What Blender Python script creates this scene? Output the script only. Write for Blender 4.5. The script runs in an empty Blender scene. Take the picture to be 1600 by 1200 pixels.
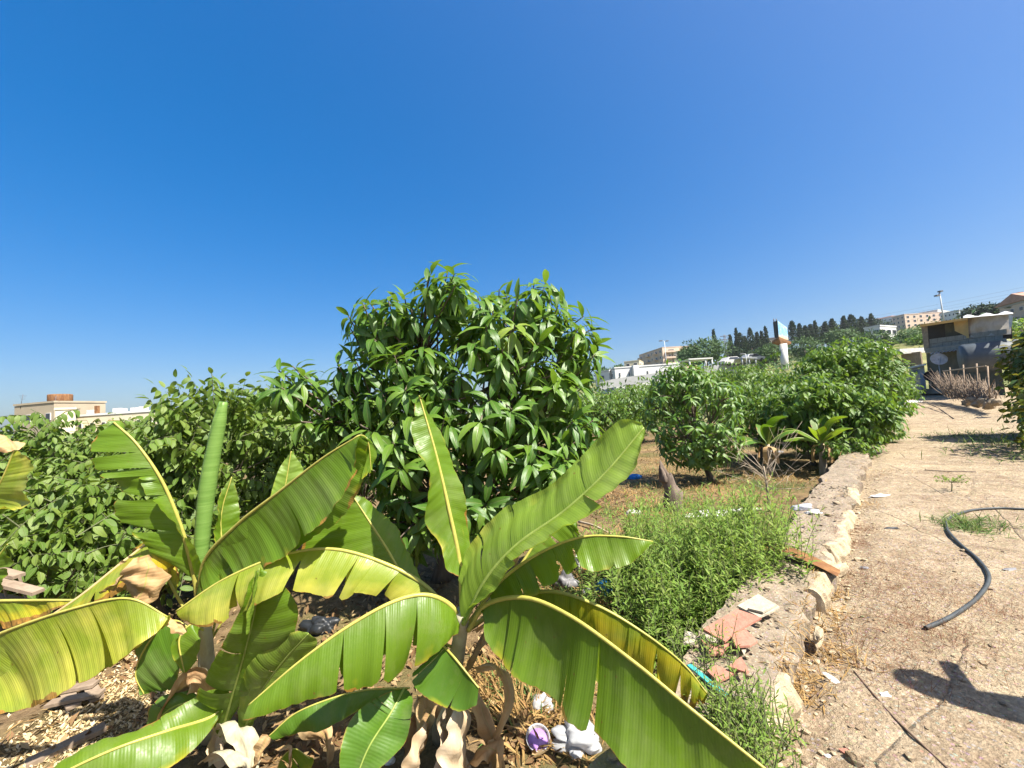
import bpy, math, random
import numpy as np
from mathutils import Vector, Matrix

random.seed(7); rng = np.random.default_rng(7)
S = bpy.context.scene
C = S.collection
rad = math.radians

# ------------------------------------------------------------------ camera, sky, sun, exposure
F = 610.0; PITCH = rad(3.8); ROLL = rad(4.0); CZ = 2.0
_R = np.array([1, 0, 0.]); _U = np.array([0, -math.sin(PITCH), math.cos(PITCH)]); _W = np.array([0, math.cos(PITCH), math.sin(PITCH)])
CR = math.cos(ROLL) * _R - math.sin(ROLL) * _U
CU = math.sin(ROLL) * _R + math.cos(ROLL) * _U
CAM = np.array([0, 0, CZ])
cd = bpy.data.cameras.new('camera'); cam = bpy.data.objects.new('camera', cd); C.objects.link(cam)
cd.sensor_width = 36; cd.lens = 36 * F / 1600; cd.clip_start = 0.05; cd.clip_end = 6000
M = Matrix.Identity(4)
for i in range(3):
    M[i][0] = CR[i]; M[i][1] = CU[i]; M[i][2] = -_W[i]; M[i][3] = CAM[i]
cam.matrix_world = M
S.camera = cam

SUN_AZ = rad(126); SUN_EL = rad(54)
sun_dir = np.array([math.sin(SUN_AZ) * math.cos(SUN_EL), math.cos(SUN_AZ) * math.cos(SUN_EL), math.sin(SUN_EL)])
world = bpy.data.worlds.new('World'); S.world = world; world.use_nodes = True
wn = world.node_tree; wn.nodes.clear()
sky = wn.nodes.new('ShaderNodeTexSky'); sky.sky_type = 'NISHITA'; sky.sun_disc = False
sky.sun_elevation = SUN_EL; sky.sun_rotation = SUN_AZ
sky.air_density = 0.95; sky.dust_density = 3.0; sky.ozone_density = 4.5; sky.altitude = 0
hs = wn.nodes.new('ShaderNodeHueSaturation'); hs.inputs['Saturation'].default_value = 1.9; hs.inputs['Hue'].default_value = 0.507
bg = wn.nodes.new('ShaderNodeBackground'); bg.inputs['Strength'].default_value = 0.123
wo = wn.nodes.new('ShaderNodeOutputWorld')
gm = wn.nodes.new('ShaderNodeGamma'); gm.inputs['Gamma'].default_value = 0.65
wn.links.new(sky.outputs[0], gm.inputs['Color']); wn.links.new(gm.outputs[0], hs.inputs['Color']); wn.links.new(hs.outputs[0], bg.inputs['Color']); wn.links.new(bg.outputs[0], wo.inputs['Surface'])
sl = bpy.data.lights.new('sun', 'SUN'); sl.energy = 5.0; sl.angle = rad(0.53); sl.color = (1.0, 0.95, 0.86)
so = bpy.data.objects.new('sun', sl); C.objects.link(so)
so.rotation_euler = Vector((-sun_dir[0], -sun_dir[1], -sun_dir[2])).to_track_quat('-Z', 'Y').to_euler()
S.view_settings.view_transform = 'Standard'; S.view_settings.look = 'None'
S.view_settings.exposure = 1.42; S.view_settings.gamma = 1.0; S.view_settings.use_curve_mapping = False
S.cycles.max_bounces = 8; S.cycles.diffuse_bounces = 3; S.cycles.transmission_bounces = 5; S.cycles.transparent_max_bounces = 8
S.cycles.use_denoising = True

# ------------------------------------------------------------------ helpers
def ray(x, y): return _W + (x - 800) / F * CR + (600 - y) / F * CU
def P(x, y, d): return CAM + ray(x, y) * d
def G(x, y, z):
    r = ray(x, y); return CAM + r * ((z - CZ) / r[2])
def nrm(v):
    v = np.asarray(v, float); return v / (np.linalg.norm(v, axis=-1, keepdims=True) + 1e-12)
ORG = {}
def org(o):
    return ORG.get(o.name, np.zeros(3)) if o is not None else np.zeros(3)

def mesh(name, V, Fc, mat=None, smooth=True, uv=None, tint=None):
    """V (n,3), Fc: (m,3|4) array or list of tuples"""
    me = bpy.data.meshes.new(name)
    V = np.asarray(V, np.float32)
    if isinstance(Fc, np.ndarray):
        k = Fc.shape[1]; lv = Fc.astype(np.int32).ravel(); ls = np.arange(0, len(lv), k, dtype=np.int32); lt = np.full(len(Fc), k, np.int32)
    else:
        lv = np.fromiter((i for f in Fc for i in f), np.int32); lt = np.array([len(f) for f in Fc], np.int32); ls = np.concatenate([[0], np.cumsum(lt)[:-1]]).astype(np.int32)
    me.vertices.add(len(V)); me.vertices.foreach_set('co', V.ravel())
    me.loops.add(len(lv)); me.loops.foreach_set('vertex_index', lv)
    me.polygons.add(len(lt)); me.polygons.foreach_set('loop_start', ls); me.polygons.foreach_set('loop_total', lt)
    me.polygons.foreach_set('use_smooth', np.full(len(lt), bool(smooth)))
    if uv is not None:
        ul = me.uv_layers.new(name='UVMap'); ul.data.foreach_set('uv', np.asarray(uv, np.float32)[lv].ravel())
    if tint is not None:
        a = me.attributes.new('tint', 'FLOAT', 'POINT'); a.data.foreach_set('value', np.asarray(tint, np.float32))
    me.update(calc_edges=True)
    if mat is not None: me.materials.append(mat)
    return me

def link(name, me, parent=None, loc=None):
    o = bpy.data.objects.new(name, me); C.objects.link(o)
    if parent is not None: o.parent = parent; ORG[o.name] = org(parent)
    return o

def obj(name, V, Fc, mat, parent=None, **kw):
    """a mesh given in world coordinates, stored relative to its thing's base"""
    V = np.asarray(V, float)
    return link(name, mesh(name, V - org(parent), Fc, mat, **kw), parent)

def thing(name, label, cat, loc=(0, 0, 0), group=None):
    o = bpy.data.objects.new(name, None); C.objects.link(o); o.empty_display_size = 0.1
    o.location = [float(c) for c in loc]; ORG[o.name] = np.array(loc, float)
    o['label'] = label; o['category'] = cat
    if group: o['group'] = group
    return o
def tag(o, label=None, cat=None, group=None, kind=None):
    if label: o['label'] = label
    if cat: o['category'] = cat
    if group: o['group'] = group
    if kind: o['kind'] = kind
    return o
def single(name, V, Fc, mat, label, cat, group=None, **kw):
    """thing that is one mesh, its origin at its base"""
    V = np.asarray(V, float); b = V.mean(0); b[2] = V[:, 2].min()
    o = link(name, mesh(name, V - b, Fc, mat, **kw)); o.location = b; ORG[o.name] = b
    return tag(o, label, cat, group)

class MB:
    def __init__(s): s.V = []; s.F = []; s.n = 0; s.uv = []; s.t = []
    def add(s, V, Fc, uv=None, tint=0.0):
        V = np.asarray(V, float)
        s.V.append(V); s.F += [tuple(int(i) + s.n for i in f) for f in Fc]; s.n += len(V)
        s.uv.append(np.asarray(uv) if uv is not None else np.zeros((len(V), 2)))
        s.t.append(np.full(len(V), tint) if np.isscalar(tint) else tint)
    def out(s): return np.concatenate(s.V), s.F
    def kw(s): return dict(uv=np.concatenate(s.uv), tint=np.concatenate(s.t))
    def obj(s, name, mat, parent=None, **k): V, Fc = s.out(); kk = s.kw(); kk.update(k); return obj(name, V, Fc, mat, parent, **kk)
    def single(s, name, mat, label, cat, group=None, **k): V, Fc = s.out(); kk = s.kw(); kk.update(k); return single(name, V, Fc, mat, label, cat, group, **kk)

def box(c, sz, ax=None, az=None, up=None):
    """box of size sz about c with axes ax (x), az (y), up (z)"""
    ax = np.array([1, 0, 0.]) if ax is None else nrm(ax); up = np.array([0, 0, 1.]) if up is None else nrm(up)
    ay = np.cross(up, ax) if az is None else nrm(az)
    sx, sy, szz = [q / 2 for q in sz]; c = np.asarray(c, float); V = []
    for k in (-1, 1):
        for j in (-1, 1):
            for i in (-1, 1): V.append(c + ax * sx * i + ay * sy * j + up * szz * k)
    return np.array(V), [(0, 2, 3, 1), (4, 5, 7, 6), (0, 1, 5, 4), (2, 6, 7, 3), (0, 4, 6, 2), (1, 3, 7, 5)]

def catmull(pts, n):
    p = np.asarray(pts, float); 
    if len(p) == 2: return p[0] + (p[1] - p[0]) * np.linspace(0, 1, n)[:, None]
    q = np.vstack([2 * p[0] - p[1], p, 2 * p[-1] - p[-2]]); m = len(p) - 1; res = []
    dense = []
    for i in range(m):
        t = np.linspace(0, 1, 24, endpoint=False)[:, None]
        a, b, c_, d = q[i], q[i + 1], q[i + 2], q[i + 3]
        dense.append(0.5 * (2 * b + (c_ - a) * t + (2 * a - 5 * b + 4 * c_ - d) * t ** 2 + (3 * b - a - 3 * c_ + d) * t ** 3))
    dense.append(p[-1:]); dn = np.vstack(dense)
    L = np.concatenate([[0], np.cumsum(np.linalg.norm(np.diff(dn, axis=0), axis=1))])
    tt = np.linspace(0, L[-1], n)
    return np.stack([np.interp(tt, L, dn[:, k]) for k in range(dn.shape[1])], 1)

def tube(pts, r, k=6, cap=True):
    p = np.asarray(pts, float); n = len(p); r = np.broadcast_to(np.asarray(r, float), (n,))
    T = nrm(np.gradient(p, axis=0)); ref = np.array([0.13, 0.21, 1.0]) if abs(nrm(p[-1] - p[0])[2]) < 0.8 else np.array([1, 0.2, 0.1])
    V = []
    for i in range(n):
        a = nrm(np.cross(T[i], ref)); b = np.cross(T[i], a)
        ang = np.arange(k) * 2 * math.pi / k
        V.append(p[i] + r[i] * (np.cos(ang)[:, None] * a + np.sin(ang)[:, None] * b))
    Fc = [(i * k + j, i * k + (j + 1) % k, (i + 1) * k + (j + 1) % k, (i + 1) * k + j) for i in range(n - 1) for j in range(k)]
    if cap: Fc += [tuple(range(k))[::-1], tuple((n - 1) * k + j for j in range(k))]
    return np.concatenate(V), Fc

def lathe(prof, c, k=16, axis=(0, 0, 1), cap=True):
    ax = nrm(axis); a = nrm(np.cross(ax, [0.3, 1, 0.2])); b = np.cross(ax, a); V = []
    for r, h in prof:
        ang = np.arange(k) * 2 * math.pi / k
        V.append(np.asarray(c, float) + ax * h + r * (np.cos(ang)[:, None] * a + np.sin(ang)[:, None] * b))
    n = len(prof)
    Fc = [(i * k + j, i * k + (j + 1) % k, (i + 1) * k + (j + 1) % k, (i + 1) * k + j) for i in range(n - 1) for j in range(k)]
    if cap: Fc += [tuple(range(k))[::-1], tuple((n - 1) * k + j for j in range(k))]
    return np.concatenate(V), Fc

def vnoise(p, sc, seed=0):
    """cheap smooth 3-D noise in -1..1"""
    p = np.asarray(p, float) * sc + seed * 17.31
    i = np.floor(p).astype(np.int64) & 0xffff; f = p - np.floor(p); f = f * f * (3 - 2 * f); out = 0
    for dx in (0, 1):
        for dy in (0, 1):
            for dz in (0, 1):
                h = (i[..., 0] + dx) * 374761393 + (i[..., 1] + dy) * 668265263 + (i[..., 2] + dz) * 2147483647 % 1000003
                h = ((h ^ (h >> 13)) & 0x7fffffff) * 1274126177; h = (h ^ (h >> 16)) & 0xffff
                w = (f[..., 0] if dx else 1 - f[..., 0]) * (f[..., 1] if dy else 1 - f[..., 1]) * (f[..., 2] if dz else 1 - f[..., 2])
                out = out + w * (h / 32767.5 - 1)
    return out
def fbm(p, sc, seed=0, o=4): return sum(vnoise(p, sc * 2 ** k, seed + k) * 0.5 ** k for k in range(o))

# ------------------------------------------------------------------ materials
class NT:
    def __init__(s, name):
        s.m = bpy.data.materials.new(name); s.m.use_nodes = True; s.t = s.m.node_tree; s.t.nodes.clear(); s.o = s.n('OutputMaterial')
    def n(s, t, **kw):
        nd = s.t.nodes.new('ShaderNode' + t)
        for k, v in kw.items():
            if k in nd.bl_rna.properties: setattr(nd, k, v)
            else: nd.inputs[k].default_value = v
        return nd
    def l(s, a, b):
        s.t.links.new(a, b)
    def math(s, op, a, b=None, clamp=False):
        nd = s.n('Math', operation=op, use_clamp=clamp)
        for i, v in enumerate((a, b)):
            if v is None: continue
            if hasattr(v, 'is_output'): s.l(v, nd.inputs[i])
            else: nd.inputs[i].default_value = v
        return nd.outputs[0]
    def mix(s, f, a, b, bt='MIX'):
        nd = s.n('MixRGB', blend_type=bt)
        for i, v in enumerate((f, a, b)):
            if hasattr(v, 'is_output'): s.l(v, nd.inputs[i])
            elif i == 0: nd.inputs[0].default_value = v
            else: nd.inputs[i].default_value = (*v, 1)
        return nd.outputs[0]
    def ramp(s, f, stops, interp='LINEAR'):
        nd = s.n('ValToRGB'); cr = nd.color_ramp; cr.interpolation = interp
        while len(cr.elements) < len(stops): cr.elements.new(0.5)
        for e, (p, c) in zip(cr.elements, stops):
            e.position = p; e.color = (*c, 1) if len(c) == 3 else c
        s.l(f, nd.inputs[0]); return nd.outputs[0]
    def noise(s, sc, vec=None, det=4, rough=0.55, dist=0):
        nd = s.n('TexNoise', Scale=sc, Detail=det, Roughness=rough, Distortion=dist)
        if vec is not None: s.l(vec, nd.inputs['Vector'])
        return nd.outputs['Fac']
    def obj(s): return s.n('TexCoord').outputs['Object']
    def mapping(s, vec, sc=(1, 1, 1), rot=(0, 0, 0)):
        nd = s.n('Mapping'); nd.inputs['Scale'].default_value = sc; nd.inputs['Rotation'].default_value = rot; s.l(vec, nd.inputs[0]); return nd.outputs[0]
    def bump(s, h, st=0.5, dist=0.01, nrm=None):
        nd = s.n('Bump', Strength=st, Distance=dist); s.l(h, nd.inputs['Height'])
        if nrm is not None: s.l(nrm, nd.inputs['Normal'])
        return nd.outputs[0]
    def pbr(s, col, rough=0.7, spec=0.3, bump=None, metal=0.0, trans=None, tcol=None, alpha=None):
        b = s.n('BsdfPrincipled', Roughness=0.7, Metallic=metal)
        b.inputs['Specular IOR Level'].default_value = spec
        if hasattr(col, 'is_output'): s.l(col, b.inputs['Base Color'])
        else: b.inputs['Base Color'].default_value = (*col, 1)
        if hasattr(rough, 'is_output'): s.l(rough, b.inputs['Roughness'])
        else: b.inputs['Roughness'].default_value = rough
        if bump is not None: s.l(bump, b.inputs['Normal'])
        out = b.outputs[0]
        if trans:
            tr = s.n('BsdfTranslucent')
            if hasattr(tcol, 'is_output'): s.l(tcol, tr.inputs[0])
            else: tr.inputs[0].default_value = (*tcol, 1)
            if bump is not None: s.l(bump, tr.inputs['Normal'])
            mx = s.n('MixShader'); mx.inputs[0].default_value = trans
            s.l(out, mx.inputs[1]); s.l(tr.outputs[0], mx.inputs[2]); out = mx.outputs[0]
        if alpha is not None:
            tp = s.n('BsdfTransparent'); mx = s.n('MixShader'); mx.inputs[0].default_value = alpha
            s.l(tp.outputs[0], mx.inputs[1]); s.l(out, mx.inputs[2]); out = mx.outputs[0]
        s.l(out, s.o.inputs[0]); return s.m

def m_plain(name, c, var=0.15, sc=6, rough=0.7, spec=0.3, metal=0, bump=0.2, trans=None, tcol=None, alpha=None):
    k = NT(name); n = k.noise(sc, k.obj(), 5)
    lo = tuple(x * (1 - var) for x in c); hi = tuple(min(1, x * (1 + var)) for x in c)
    col = k.ramp(n, [(0.3, lo), (0.7, hi)])
    b = k.bump(k.noise(sc * 5, k.obj(), 4), bump, 0.01) if bump else None
    return k.pbr(col, rough, spec, b, metal, trans, tcol, alpha)

def m_leaf(name, c1, c2, c3, tcol, trans=0.3, rough=0.42, spec=0.45, rib=(0.16, 0.2, 0.06), ribw=0.05, veins=26, bump=0.35):
    """leaf: hue differs leaf to leaf; pale midrib and side veins in relief; UV x across, y along"""
    k = NT(name); tn = k.n('Attribute', attribute_name='tint').outputs['Fac']; rnd = k.n('ObjectInfo').outputs['Random']
    v = k.math('FRACT', k.math('ADD', tn, rnd))
    col = k.ramp(v, [(0.0, c1), (0.55, c2), (0.9, c3), (1.0, c3)])
    sx = k.n('SeparateXYZ'); k.l(k.n('UVMap').outputs[0], sx.inputs[0])
    ac = k.math('ABSOLUTE', k.math('SUBTRACT', sx.outputs[0], 0.5))
    ribf = k.math('LESS_THAN', ac, ribw)
    col = k.mix(k.math('MULTIPLY', ribf, 0.75), col, rib)
    nz = k.noise(9, k.n('TexCoord').outputs['Object'], 3)
    col = k.mix(0.35, col, k.ramp(nz, [(0.3, (0.55, 0.55, 0.55)), (0.7, (1, 1, 1))]), 'MULTIPLY')
    w = k.math('SINE', k.math('MULTIPLY', k.math('ADD', sx.outputs[1], k.math('MULTIPLY', ac, -0.35)), veins * 6.28))
    h = k.math('ADD', k.math('MULTIPLY', w, 0.25), k.math('MULTIPLY', k.math('MINIMUM', ac, 0.08), 14))
    b = k.bump(h, bump, 0.004)
    tc = k.mix(0.5, col, tcol, 'MIX')
    return k.pbr(col, rough, spec, b, 0, trans, tc)

def m_banana(name, base, hi, yellow, yamt, tcol, trans=0.38, rough=0.4, edge=(0.16, 0.08, 0.015), ew=0.995, brown=0.0):
    """banana blade: parallel side veins, yellowing and scorched rim; UV x = metres along the rib, y = 0 rib .. 1 rim"""
    k = NT(name); uv = k.n('UVMap').outputs[0]; sx = k.n('SeparateXYZ'); k.l(uv, sx.inputs[0]); u, s_ = sx.outputs[0], sx.outputs[1]
    cb = k.n('CombineXYZ'); k.l(k.math('MULTIPLY', u, 20), cb.inputs[0]); k.l(k.math('MULTIPLY', s_, 0.6), cb.inputs[1])
    st = k.noise(1.0, cb.outputs[0], 4, 0.6)
    cb2 = k.n('CombineXYZ'); k.l(k.math('MULTIPLY', u, 3.5), cb2.inputs[0]); k.l(k.math('MULTIPLY', s_, 1.3), cb2.inputs[1])
    pt = k.noise(1.0, cb2.outputs[0], 3, 0.5)
    rnd = k.n('ObjectInfo').outputs['Random']
    col = k.ramp(st, [(0.1, base), (0.95, hi)])
    yf = k.ramp(k.math('ADD', k.math('ADD', pt, k.math('MULTIPLY', s_, 0.22)), k.math('MULTIPLY', rnd, 0.08)), [(max(0, 0.95 - yamt), (0, 0, 0)), (min(1, 1.2 - yamt), (1, 1, 1))])
    col = k.mix(k.math('MULTIPLY', yf, 0.9), col, yellow)
    # scorched rim, ragged by noise
    en = k.noise(1.0, k.mapping(uv, (18, 4, 1)), 4, 0.65)
    pn = k.math('MULTIPLY', k.math('MAXIMUM', k.math('SUBTRACT', k.noise(1.0, k.mapping(uv, (5, 1.5, 1)), 3, 0.5), 0.55), 0.0), -0.8)
    s_e = k.math('SUBTRACT', s_, pn)
    ef = k.math('GREATER_THAN', k.math('ADD', s_e, k.math('MULTIPLY', k.math('SUBTRACT', en, 0.5), 0.05 + brown * 0.9)), ew - brown)
    col = k.mix(ef, col, k.ramp(en, [(0.35, edge), (0.7, tuple(min(1, e * 2.6) for e in edge))]))
    # small brown blemishes and dust
    vb = k.n('TexVoronoi', Scale=16); k.l(k.n('TexCoord').outputs['Object'], vb.inputs['Vector']); bn = k.noise(5, k.n('TexCoord').outputs['Object'], 3)
    bl = k.math('MULTIPLY', k.math('LESS_THAN', vb.outputs['Distance'], 0.085), k.math('GREATER_THAN', bn, 0.52))
    col = k.mix(k.math('MULTIPLY', bl, 0.8), col, (0.16, 0.09, 0.02))
    du = k.noise(3.5, k.n('TexCoord').outputs['Object'], 6, 0.7)
    col = k.mix(k.ramp(du, [(0.48, (0, 0, 0)), (0.75, (0.3, 0.3, 0.3))]), col, (0.3, 0.3, 0.16))
    # paler next to the rib
    rf = k.math('LESS_THAN', s_, 0.03)
    col = k.mix(k.math('MULTIPLY', rf, 0.6), col, (0.25, 0.3, 0.06))
    # side veins in relief
    w = k.math('SINE', k.math('MULTIPLY', u, 6.283 * 75)); w2 = k.math('SINE', k.math('ADD', k.math('MULTIPLY', u, 6.283 * 22), k.math('MULTIPLY', st, 5)))
    h = k.math('ADD', k.math('MULTIPLY', w, 0.5), w2)
    b = k.bump(h, 0.35, 0.0011)
    fine = k.noise(60, k.n('TexCoord').outputs['Object'], 3)
    ro = k.ramp(fine, [(0.3, (rough - 0.08,) * 3), (0.7, (rough + 0.14,) * 3)])
    tc = k.mix(0.55, col, tcol)
    return k.pbr(col, ro, 0.42, b, 0, trans, tc)

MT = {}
MT['mango'] = m_leaf('mango_leaf', (0.06, 0.14, 0.016), (0.085, 0.185, 0.02), (0.135, 0.235, 0.026), (0.28, 0.46, 0.02), 0.3, 0.37, 0.5)
MT['mango_young'] = m_leaf('mango_young_leaf', (0.16, 0.26, 0.03), (0.2, 0.3, 0.03), (0.22, 0.3, 0.04), (0.4, 0.5, 0.05), 0.35, 0.4, 0.5)
MT['annona'] = m_leaf('custard_apple_leaf', (0.085, 0.155, 0.02), (0.12, 0.2, 0.028), (0.175, 0.245, 0.045), (0.32, 0.42, 0.025), 0.34, 0.5, 0.35, veins=12)
MT['lush'] = m_leaf('lush_leaf', (0.06, 0.14, 0.018), (0.095, 0.19, 0.022), (0.15, 0.25, 0.03), (0.3, 0.46, 0.03), 0.34, 0.42, 0.4)
MT['vine'] = m_leaf('vine_leaf', (0.045, 0.1, 0.015), (0.09, 0.155, 0.02), (0.3, 0.22, 0.025), (0.3, 0.34, 0.03), 0.25, 0.45, 0.35)
MT['weed'] = m_leaf('weed_leaf', (0.16, 0.28, 0.045), (0.22, 0.35, 0.06), (0.3, 0.38, 0.09), (0.44, 0.58, 0.08), 0.42, 0.55, 0.25)
MT['cypress'] = m_leaf('cypress_spray', (0.010, 0.026, 0.012), (0.016, 0.038, 0.016), (0.026, 0.05, 0.02), (0.05, 0.09, 0.03), 0.1, 0.7, 0.15)
MT['far'] = m_leaf('far_leaf', (0.035, 0.08, 0.025), (0.055, 0.11, 0.035), (0.085, 0.14, 0.05), (0.14, 0.22, 0.05), 0.2, 0.6, 0.2)
MT['drygrass'] = m_leaf('dry_grass', (0.34, 0.2, 0.07), (0.42, 0.27, 0.11), (0.28, 0.15, 0.06), (0.4, 0.28, 0.12), 0.2, 0.75, 0.15, bump=0)
MT['chips'] = m_leaf('wood_chip', (0.46, 0.32, 0.15), (0.58, 0.43, 0.24), (0.66, 0.54, 0.36), (0.5, 0.36, 0.18), 0.1, 0.8, 0.1, bump=0)
MT['redweed'] = m_leaf('red_dry_weed', (0.15, 0.05, 0.035), (0.22, 0.085, 0.05), (0.3, 0.16, 0.08), (0.3, 0.14, 0.06), 0.15, 0.8, 0.1, bump=0)
MT['grass'] = m_leaf('green_grass', (0.07, 0.13, 0.03), (0.1, 0.18, 0.045), (0.18, 0.2, 0.06), (0.26, 0.36, 0.06), 0.25, 0.6, 0.2, bump=0)
G1, G2, GY = (0.092, 0.175, 0.010), (0.135, 0.225, 0.013), (0.46, 0.40, 0.03)
MT['ban'] = m_banana('banana_blade', G1, G2, GY, 0.14, (0.36, 0.5, 0.012))
MT['ban_pale'] = m_banana('young_banana_blade', (0.16, 0.265, 0.028), (0.215, 0.32, 0.04), (0.42, 0.42, 0.05), 0.2, (0.46, 0.6, 0.03), 0.4, ew=1.5)
MT['ban_old'] = m_banana('yellowing_banana_blade', (0.16, 0.24, 0.015), (0.28, 0.32, 0.02), (0.56, 0.42, 0.02), 0.42, (0.5, 0.5, 0.01), 0.4, ew=0.94, brown=0.17)
MT['ban_sun'] = m_banana('sunlit_yellow_banana_blade', (0.2, 0.265, 0.018), (0.25, 0.31, 0.025), (0.5, 0.47, 0.07), 0.36, (0.46, 0.52, 0.02), 0.36)  # yellowing blade; the glow of sun through it is put into the colour
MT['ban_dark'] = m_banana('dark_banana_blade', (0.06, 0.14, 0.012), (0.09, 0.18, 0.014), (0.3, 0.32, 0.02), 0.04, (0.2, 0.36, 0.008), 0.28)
MT['ban_dry'] = m_banana('dry_banana_blade', (0.36, 0.2, 0.08), (0.56, 0.37, 0.18), (0.6, 0.42, 0.22), 0.3, (0.5, 0.3, 0.1), 0.2, 0.7, ew=1.5)
MT['rib'] = m_plain('leaf_rib', (0.425, 0.391, 0.085), 0.18, 14, 0.4, 0.4, 0, 0.1, 0.15, (0.6, 0.6, 0.1))
MT['rib_green'] = m_plain('leaf_rib_green', (0.270, 0.342, 0.072), 0.2, 14, 0.42, 0.4, 0, 0.1, 0.15, (0.5, 0.6, 0.1))
MT['rib_tan'] = m_plain('leaf_rib_tan', (0.52, 0.36, 0.17), 0.2, 14, 0.55, 0.3, 0, 0.2)
MT['spear'] = None
def m_spear():
    k = NT('rolled_leaf'); v = k.mapping(k.obj(), (3, 3, 70), (0.25, 0.2, 0)); n = k.noise(1.2, v, 3)
    col = k.ramp(n, [(0.3, (0.12, 0.23, 0.04)), (0.7, (0.19, 0.32, 0.07))])
    return k.pbr(col, 0.45, 0.4, k.bump(n, 0.5, 0.004), 0, 0.15, (0.3, 0.45, 0.05))
MT['spear'] = m_spear()
def m_bark(name, a, b, sc=9, st=0.8):
    k = NT(name); v = k.mapping(k.obj(), (1, 1, 0.25)); n = k.noise(sc, v, 6, 0.65, 0.5)
    return k.pbr(k.ramp(n, [(0.3, a), (0.7, b)]), 0.85, 0.15, k.bump(n, st, 0.02))
MT['bark'] = m_bark('bark', (0.06, 0.045, 0.035), (0.2, 0.155, 0.12))
MT['stem_pale'] = m_bark('pale_stem', (0.279, 0.213, 0.139), (0.451, 0.377, 0.279), 14)
MT['pseudo'] = m_bark('pseudostem', (0.28, 0.24, 0.15), (0.46, 0.43, 0.3), 12, 0.5)
MT['sheath'] = m_bark('dry_sheath', (0.24, 0.12, 0.05), (0.6, 0.42, 0.24), 10, 0.6)
MT['sheath_pale'] = m_bark('pale_sheath', (0.357, 0.230, 0.111), (0.629, 0.510, 0.357), 7, 0.4)
MT['twig'] = m_plain('green_twig', (0.1, 0.11, 0.05), 0.3, 20, 0.7)
def m_path():
    k = NT('path_surface'); o = k.obj()
    big = k.noise(0.7, o, 6, 0.6, 0.6); mid = k.noise(5, o, 7, 0.68, 0.4); fine = k.noise(38, o, 6, 0.7)
    st = k.noise(3.2, k.mapping(o, (1, 2.6, 1), (0, 0, rad(-45))), 6, 0.7, 0.8)
    col = k.ramp(mid, [(0.25, (0.246, 0.172, 0.106)), (0.5, (0.391, 0.299, 0.195)), (0.72, (0.498, 0.398, 0.274))])
    col = k.mix(k.ramp(big, [(0.42, (0, 0, 0)), (0.66, (0.7, 0.7, 0.7))]), col, (0.526, 0.429, 0.282))
    col = k.mix(k.ramp(st, [(0.53, (0, 0, 0)), (0.7, (0.5, 0.5, 0.5))]), col, (0.246, 0.154, 0.088))
    vo = k.n('TexVoronoi', feature='DISTANCE_TO_EDGE', Scale=0.62); k.l(k.mix(0.75, o, k.n('TexNoise', Scale=1.1, Detail=9, Roughness=0.62).outputs['Color'], 'ADD'), vo.inputs['Vector'])
    cr = k.ramp(vo.outputs['Distance'], [(0.0, (1, 1, 1)), (0.009, (0, 0, 0))])
    col = k.mix(k.math('MULTIPLY', cr, k.math('MULTIPLY', big, 0.45)), col, (0.16, 0.1, 0.06))
    v2 = k.n('TexVoronoi', Scale=42); k.l(o, v2.inputs['Vector'])
    peb = k.math('LESS_THAN', v2.outputs['Distance'], 0.32)
    col = k.mix(k.math('MULTIPLY', peb, 0.35), col, k.mix(0.6, v2.outputs['Color'], (0.599, 0.488, 0.353)))
    col = k.mix(0.6, col, k.ramp(fine, [(0.32, (0.36, 0.33, 0.3)), (0.6, (1.08, 1.08, 1.08))]), 'MULTIPLY')
    fl = k.noise(2.6, k.mapping(o, (1, 1.7, 1), (0, 0, rad(-45))), 8, 0.66, 0.5); ter = k.ramp(fl, [(0.0, (0, 0, 0)), (0.40, (0.25,) * 3), (0.47, (0.5,) * 3), (0.53, (0.75,) * 3), (0.6, (1, 1, 1))], 'CONSTANT')
    col = k.mix(0.22, col, k.ramp(fl, [(0.35, (0.62, 0.55, 0.5)), (0.6, (1.15, 1.15, 1.12))]), 'MULTIPLY')
    h = k.math('ADD', k.math('ADD', k.math('ADD', k.math('MULTIPLY', mid, 1.3), k.math('MULTIPLY', ter, 1.6)), k.math('MULTIPLY', fine, 0.55)), k.math('MULTIPLY', cr, -0.3))
    h = k.math('ADD', h, k.math('MULTIPLY', peb, 0.12))
    return k.pbr(col, 0.92, 0.12, k.bump(h, 1.0, 0.05))
MT['path'] = m_path()
def m_soil():
    k = NT('orchard_soil'); o = k.obj()
    a = k.noise(0.9, o, 6, 0.6, 0.4); b = k.noise(7, o, 7, 0.7); c = k.noise(45, o, 5, 0.7); g = k.noise(0.55, k.mapping(o, (1, 1, 1), (0, 0, 1)), 5, 0.6)
    col = k.ramp(b, [(0.25, (0.068, 0.044, 0.025)), (0.5, (0.170, 0.115, 0.064)), (0.75, (0.289, 0.204, 0.119))])
    col = k.mix(k.ramp(a, [(0.45, (0, 0, 0)), (0.6, (0.800, 0.800, 0.800))]), col, (0.281, 0.196, 0.098))
    col = k.mix(k.ramp(g, [(0.48, (0, 0, 0)), (0.64, (0.600, 0.600, 0.600))]), col, (0.085, 0.102, 0.030))
    col = k.mix(0.6, col, k.ramp(c, [(0.3, (0.450, 0.420, 0.400)), (0.65, (1.1, 1.1, 1.05))]), 'MULTIPLY')
    h = k.math('ADD', b, k.math('MULTIPLY', c, 0.5))
    return k.pbr(col, 0.95, 0.08, k.bump(h, 0.9, 0.04))
MT['soil'] = m_soil()
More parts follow.
